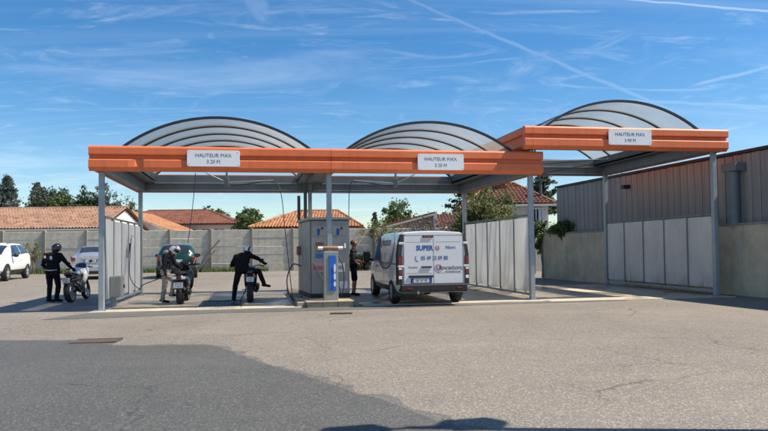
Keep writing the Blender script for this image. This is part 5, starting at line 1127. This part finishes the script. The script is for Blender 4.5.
# ------------------------------------------------------------------ people
def capsule(b, p0, r0_, p1, r1_, n=12):
    p0, p1 = Vector(p0), Vector(p1); d = (p1 - p0); L = d.length; d = d / L if L > 1e-6 else Vector((0, 0, 1)); pts = []; rs = []
    for k in range(4):
        a = math.pi / 2 * (1 - k / 4); pts.append(p0 - d * r0_ * math.sin(a)); rs.append(max(r0_ * math.cos(a), .0008))
    pts.append(p0); rs.append(r0_); pts.append(p1); rs.append(r1_)
    for k in range(1, 5):
        a = math.pi / 2 * k / 4; pts.append(p1 + d * r1_ * math.sin(a)); rs.append(max(r1_ * math.cos(a), .0008))
    b.tube(pts, rs, n)
def person(label, loc, J, mats, look, lat, helmet=None, shorts=False, slack=1., group=None, grip=(.6, .6)):
    """J: joints relative to loc; lat: direction of the body's right-hand side; one continuous skin by voxel remesh"""
    t = thing('person', label, 'person', loc, 0, group); J = {k: Vector(v) for k, v in J.items()}; lat = Vector(lat).normalized(); look = Vector(look).normalized(); caps = []
    def cap(a, ra, c, rb, m_): caps.append((Vector(a), ra, Vector(c), rb, m_))
    top, leg, foot, hand, headm = mats['top'], mats['leg'], mats['shoe'], mats['hand'], 'skin'
    pel, che, nk, hd_ = J['pelvis'], J['chest'], J['neck'], J['head']; s_ = slack
    cap(pel - lat * .075, .125 * s_, pel + lat * .075, .125 * s_, leg)
    mid = pel.lerp(che, .5)
    cap(mid - lat * .065, .118 * s_, mid + lat * .065, .118 * s_, top); cap(pel.lerp(che, .22) - lat * .075, .122 * s_, pel.lerp(che, .22) + lat * .075, .122 * s_, top)
    cap(che - lat * .09, .125 * s_, che + lat * .09, .125 * s_, top); up = (nk - pel).normalized()
    sh = che.lerp(nk, .62); cap(sh - lat * .10, .098 * s_, sh + lat * .10, .098 * s_, top); cap(che, .11, nk, .068, top); cap(nk - up * .02, .058, hd_, .06, headm)
    # head: cranium, jaw, nose, ears, brow
    hu = (hd_ - nk).normalized(); hu = (hu - look * hu.dot(look) * .6).normalized(); hl = look.cross(hu).normalized(); c0 = hd_ + hu * .05
    cap(c0 + look * .022 + hu * .02, .090, c0 - look * .025 + hu * .02, .092, headm); cap(c0 + look * .04 - hu * .075, .052, c0 + look * .02 - hu * .02, .078, headm)
    cap(c0 + look * .108 - hu * .005, .010, c0 + look * .122 - hu * .03, .014, headm); cap(c0 + look * .095 - hu * .058 - hl * .02, .011, c0 + look * .095 - hu * .058 + hl * .02, .011, headm)
    for sd in (-1, 1): cap(c0 + hl * sd * .094 + hu * .02, .016, c0 + hl * sd * .092 - hu * .025, .012, headm)
    for S, sd in (('R', 1), ('L', -1)):
        shd, el, wr = J['sh' + S], J['el' + S], J['wr' + S]; fore = mats.get('fore', top)
        cap(sh + lat * sd * .10, .085 * s_, shd, .075 * s_, top); cap(shd, .070 * s_, el, .055 * s_, top if not mats.get('short_sleeve') else top); cap(el, .052 * s_ if fore == top else .045, wr, .038 * s_ if fore == top else .028, fore)
        hdir = (J.get('hd' + S, wr + (wr - el).normalized() * .1) - wr).normalized(); pn = hdir.cross(lat if abs(hdir.dot(lat)) < .9 else Vector((0, 0, 1))).normalized(); sd2 = hdir.cross(pn).normalized()
        cap(wr, .030, wr + hdir * .03, .030, hand)
        for k in range(4): cap(wr + hdir * .02 + sd2 * (k - 1.5) * .012, .017, wr + hdir * .088 + sd2 * (k - 1.5) * .021, .0125, hand)
        cu = grip[0]
        for k, fl in enumerate((.070, .082, .076, .060)):
            f0 = wr + hdir * .09 + sd2 * (k - 1.5) * .0225; d1 = (hdir * math.cos(cu) - pn * math.sin(cu)); f1 = f0 + d1 * fl * .5; d2 = (hdir * math.cos(cu * 2.1) - pn * math.sin(cu * 2.1)); cap(f0, .0105, f1, .0098, hand); cap(f1, .0098, f1 + d2 * fl * .5, .0085, hand)
        th = wr + hdir * .03 - sd2 * .032; td = (hdir * .75 - sd2 * .65 - pn * .3).normalized(); cap(th, .014, th + td * .035, .0125, hand); cap(th + td * .035, .0125, th + td * .04 + (td * .6 + hdir * .8 - pn * .3).normalized() * .03, .010, hand)
        hp, kn, an = J['hp' + S], J['kn' + S], J['an' + S]
        cap(hp, .098 * s_, kn.lerp(hp, .5), .084 * s_, leg)
        if shorts:
            cap(kn.lerp(hp, .5), .09, kn.lerp(hp, .10), .084, leg); cap(kn.lerp(hp, .2), .062, kn, .055, 'skin'); cap(kn, .055, an.lerp(kn, .7), .056, 'skin'); cap(an.lerp(kn, .7), .056, an, .036, 'skin')
        else:
            cap(kn.lerp(hp, .5), .084 * s_, kn, .068 * s_, leg); cap(kn, .068 * s_, an.lerp(kn, .65), .064 * s_, leg); cap(an.lerp(kn, .65), .064 * s_, an, .056 * s_, leg)
        toe = J['to' + S]; fd = (toe - an); hel = an - fd.normalized() * .05 + Vector((0, 0, -.035))
        cap(an, .045, an + Vector((0, 0, -.03)), .044, foot); cap(hel, .040, an.lerp(toe, .55) + Vector((0, 0, -.012)), .044, foot); cap(an.lerp(toe, .5) + Vector((0, 0, -.014)), .045, toe, .034, foot)
    b = MB()
    for c in caps: capsule(b, *c[:4])
    me = b.mesh('body', ['skin']); o = bpy.data.objects.new('body', me); col.objects.link(o)
    md = o.modifiers.new('r', 'REMESH'); md.mode = 'VOXEL'; md.voxel_size = .0105; md.use_smooth_shade = True
    m2 = o.modifiers.new('s', 'SMOOTH'); m2.factor = .5; m2.iterations = 3
    bpy.context.view_layer.update(); me2 = bpy.data.meshes.new_from_object(o.evaluated_get(bpy.context.evaluated_depsgraph_get())); bpy.data.objects.remove(o)
    nv_ = np.zeros(len(me2.vertices) * 3); me2.vertices.foreach_get('co', nv_); nn = np.zeros_like(nv_); me2.vertices.foreach_get('normal', nn); nv_ = nv_.reshape(-1, 3); nn = nn.reshape(-1, 3)
    dsp = np.array([noise.noise(Vector((p[0] * 11, p[1] * 11, p[2] * 17 + 3 * p[0]))) for p in nv_.tolist()]); msk = np.clip((c0.z - .18 - nv_[:, 2]) / .1, 0, 1)
    me2.vertices.foreach_set('co', (nv_ + nn * (dsp * .011 * msk)[:, None]).ravel()); me2.update()
    nf = len(me2.polygons); cen = np.zeros(nf * 3); me2.polygons.foreach_get('center', cen); cen = cen.reshape(-1, 3); best = np.full(nf, 1e9); idx = np.zeros(nf, int); names = sorted(set(c[4] for c in caps))
    for (a, ra, c, rb, m_) in caps:
        a_, c_ = np.array(a), np.array(c); ab = c_ - a_; tt = np.clip(((cen - a_) @ ab) / max(ab @ ab, 1e-9), 0, 1); dd = np.linalg.norm(cen - a_ - tt[:, None] * ab, axis=1) - (ra + (rb - ra) * tt); k = dd < best; best[k] = dd[k]; idx[k] = names.index(m_)
    me2.materials.clear()
    for n_ in names: me2.materials.append(M[n_])
    me2.polygons.foreach_set('material_index', idx); me2.polygons.foreach_set('use_smooth', [True] * nf); me2.name = 'body'
    body = bpy.data.objects.new('body', me2); col.objects.link(body); body.parent = t
    for sd in (-1, 1):
        b = MB(); b.ball(tuple(c0 + look * .098 + hl * sd * .033 + hu * .018), .012, 8, 6); b.build('eye', 'eye', t, True)
    if helmet:
        hc = c0 + hu * .005; fr = Matrix((hl, look, hu)).transposed().to_4x4(); fr.translation = hc
        def shell(nm, mt, rx, ry, rz_, cond, par, n=28, m_=18):
            b_ = MB(); vs_ = []; keep = []
            for i in range(m_ + 1):
                th_ = math.pi * i / m_
                for k in range(n):
                    a = 6.2832 * k / n; vs_.append(fr @ Vector((rx * math.sin(th_) * math.cos(a), ry * math.sin(th_) * math.sin(a), rz_ * math.cos(th_))))
            fs = []
            for i in range(m_):
                for k in range(n):
                    th_ = math.pi * (i + .5) / m_; a = 6.2832 * (k + .5) / n
                    if cond(math.sin(th_) * math.cos(a), math.sin(th_) * math.sin(a), math.cos(th_)): fs.append((i * n + k, i * n + (k + 1) % n, (i + 1) * n + (k + 1) % n, (i + 1) * n + k))
            b_.add(vs_, fs); me_ = b_.mesh(nm, mt, True); bm = bmesh.new(); bm.from_mesh(me_); bmesh.ops.delete(bm, geom=[v for v in bm.verts if not v.link_faces], context='VERTS'); bm.to_mesh(me_); bm.free()
            o_ = bpy.data.objects.new(nm, me_); col.objects.link(o_); o_.parent = par; mm = o_.modifiers.new('s', 'SOLIDIFY'); mm.thickness = .012; return o_
        hs2 = shell('helmet', helmet[0], .132, .150, .150, lambda x, y, z: z > -.80 and not (y > .45 and -.42 < z < .38 and abs(x) < .85), t)
        shell('visor', 'visor', .130, .149, .147, lambda x, y, z: y > .40 and -.46 < z < .42, hs2)
        if len(helmet) > 1:
            shell('stripe', helmet[1], .1335, .1515, .1515, lambda x, y, z: (.42 < abs(x) < .72 and z > -.5 and y < .45) or (z < -.5 and z > -.72 and y < .3), hs2)
    elif mats.get('hair'):
        b = MB(); b.ball(tuple(c0 + hu * .035 - look * .028), (.094, .094, .082), 16, 10); b.build('hair', 'hair', t, True)
    return t, c0
# rider 1 stands beside the white-faired motorcycle, seen from behind, right hand on its seat
P1_ = (-10.08, 18.86, 0)
t1, _ = person('rider in black with a black helmet standing beside the white-faired motorcycle', P1_,
       dict(pelvis=(0, 0, .95), chest=(.0, .02, 1.28), neck=(.02, .05, 1.50), head=(.05, .09, 1.60), shR=(.20, .04, 1.43), elR=(.36, .10, 1.20), wrR=(.50, .16, 1.03), shL=(-.21, .02, 1.43), elL=(-.30, .02, 1.14), wrL=(-.22, .16, .96),
            hpR=(.10, 0, .90), knR=(.15, .05, .50), anR=(.13, -.02, .095), toR=(.22, .12, .045), hpL=(-.10, 0, .90), knL=(-.11, .05, .50), anL=(-.10, -.02, .095), toL=(-.02, .15, .045)),
       dict(top='jacket_black', leg='pants_black', shoe='shoe', hand='jacket_black'), (.55, .83, -.1), (.97, .1, 0), ('helmet_black',), slack=1.12)
b = MB(); b.loft([(-.17, -.015, .985, .11, .02), (0, -.03, .975, .155, .022), (.17, -.0, .985, .11, .02)], 12); b.build('shirt_hem', 'poster_white', t1, True)
b = MB(); b.bbox(-.02, .05, -.128, -.118, 1.30, 1.40, .004); b.build('back_logo', 'poster_white', t1)
b = MB(); b.bbox(-.22, -.16, -.105, -.095, 1.34, 1.42, .004); b.build('shoulder_logo', 'poster_white', t1)
# rider 2 bends over the scooter with a lance
P2_ = (-6.30, 17.80, .022)
t2, _ = person('rider in pale trousers and white and red helmet washing beside the scooter', P2_,
       dict(pelvis=(.03, 0, .93), chest=(.05, .02, 1.22), neck=(.14, .02, 1.42), head=(.24, .02, 1.49), shR=(.08, -.18, 1.36), elR=(.06, -.26, 1.08), wrR=(.10, -.22, .86), shL=(.10, .20, 1.36), elL=(.24, .24, 1.10), wrL=(.42, .14, 1.0),
            hpR=(.02, -.10, .88), knR=(.30, -.08, .64), anR=(.22, -.06, .27), toR=(.38, -.04, .23), hpL=(-.0, .10, .88), knL=(-.04, .10, .47), anL=(-.10, .08, .095), toL=(.08, .08, .045)),
       dict(top='jacket_dark', leg='pants_grey', shoe='shoe', hand='jacket_dark'), (.86, -.30, -.42), (.15, -.99, 0), ('helmet_white', 'helmet_red'), slack=1.1)
b = MB(); b.loft([(-.02, .02, 1.46, .12, .05), (.06, .02, 1.47, .15, .06), (.13, .02, 1.45, .13, .05)], 14); b.build('hood', 'hood_grey', t2, True)
t = thing('pressure_lance', 'pressure lance and trailing blue hose held by the rider at the scooter', 'lance', (0, 0, 0))
L0 = Vector(P2_); b = MB(); b.tube([tuple(L0 + Vector((.12, -.24, .84))), tuple(L0 + Vector((.02, -.30, 1.10)))], .022, 8); b.build('handle', 'black_plastic', t)
b = MB(); b.tube([tuple(L0 + Vector((.02, -.30, 1.10))), tuple(L0 + Vector((-.02, -.33, 1.38)))], .011, 6); b.build('pipe', 'galv', t)
b = MB(); b.tube(arc_hose([L0 + Vector((.12, -.24, .84)), L0 + Vector((-.15, -.20, .70)), L0 + Vector((-.6, 0, .55)), site(.45, 2.6, .42), site(.16, 2.9, .75), site(.09, 3.3, 1.5), site(.09, 3.5, 1.95)]), .014, 7); b.build('hose', 'blue_hose', t)
# rider 3 astride the black motorcycle, right leg swung out
P3_ = (-4.06, 18.10, .022)
person('rider in black swinging one leg out while mounting the black motorcycle', P3_,
       dict(pelvis=(-.10, .02, .93), chest=(-.12, .14, 1.20), neck=(-.03, .26, 1.40), head=(.0, .36, 1.46), shR=(.10, .22, 1.34), elR=(.30, .42, 1.24), wrR=(.42, .66, 1.10), shL=(-.30, .14, 1.30), elL=(-.46, .26, 1.05), wrL=(-.34, .66, 1.07),
            hpR=(.0, .03, .90), knR=(.38, .10, .88), anR=(.55, .02, .50), toR=(.72, -.02, .45), hpL=(-.19, .02, .88), knL=(-.30, .05, .47), anL=(-.33, -.02, .095), toL=(-.34, .14, .045)),
       dict(top='jacket_black', leg='pants_black', shoe='shoe', hand='jacket_black'), (.25, .90, -.35), (.93, .30, 0), ('helmet_white', 'helmet_black'), slack=1.1)
# man in shorts behind the cabinet
P4_ = (-.99, 19.75, .022)
person('man in a dark T-shirt and black shorts standing beside the grey cabinet', P4_,
       dict(pelvis=(0, 0, .97), chest=(.0, .01, 1.28), neck=(.01, .01, 1.51), head=(.02, .01, 1.61), shR=(-.02, -.19, 1.43), elR=(.02, -.24, 1.15), wrR=(.17, -.16, 1.02), shL=(.0, .20, 1.43), elL=(.03, .24, 1.16), wrL=(.20, .16, 1.10),
            hpR=(0, -.09, .92), knR=(.03, -.10, .51), anR=(-.02, -.10, .095), toR=(.15, -.12, .045), hpL=(0, .09, .92), knL=(.05, .10, .51), anL=(.02, .10, .095), toL=(.18, .12, .045)),
       dict(top='tshirt_grey', leg='pants_black', shoe='shoe', hand='skin', fore='skin', hair=True), (.92, .35, -.05), (.1, -.99, 0), None, True, 1.06)

# unseen double-headed lamp post, form assumed, added to cast the near shadow
LH = 5.0; off = Vector((sdir.x, sdir.y, 0)) * (LH / sdir.z)
pa = Vector((-.28, 5.20, 0)) + off; pb = Vector((.74, 5.40, 0)) + off; pc = (pa + pb) / 2
t = thing('added_lamp_post', 'grey double-headed lamp post added out of view to cast a shadow on the near asphalt', 'lamp post', (pc.x, pc.y, 0)); ax = (pb - pa).normalized(); rzl = math.atan2(ax.y, ax.x); t.rotation_euler = (0, 0, rzl); hl_ = (pb - pa).length / 2
b = MB(); b.tube([(0, 0, 0), (0, 0, LH + .05)], [.07, .045], 12); b.build('pole', 'lamp_grey', t, True)
b = MB(); b.tube([(-hl_, 0, LH), (hl_, 0, LH)], .025, 8); b.build('arm', 'lamp_grey', t)
for sd in (-1, 1):
    b = MB(); b.loft([(sd * hl_ - .31, 0, LH, .04, .03), (sd * hl_ - .2, 0, LH, .18, .06), (sd * hl_ + .2, 0, LH, .19, .06), (sd * hl_ + .31, 0, LH, .05, .03)], 14); hd2 = b.build('lamp_head', 'lamp_grey', t, True)
    b = MB(); b.box(sd * hl_ - .18, sd * hl_ + .18, -.10, .10, LH - .075, LH - .062); b.build('lens', 'clear_lamp', hd2)
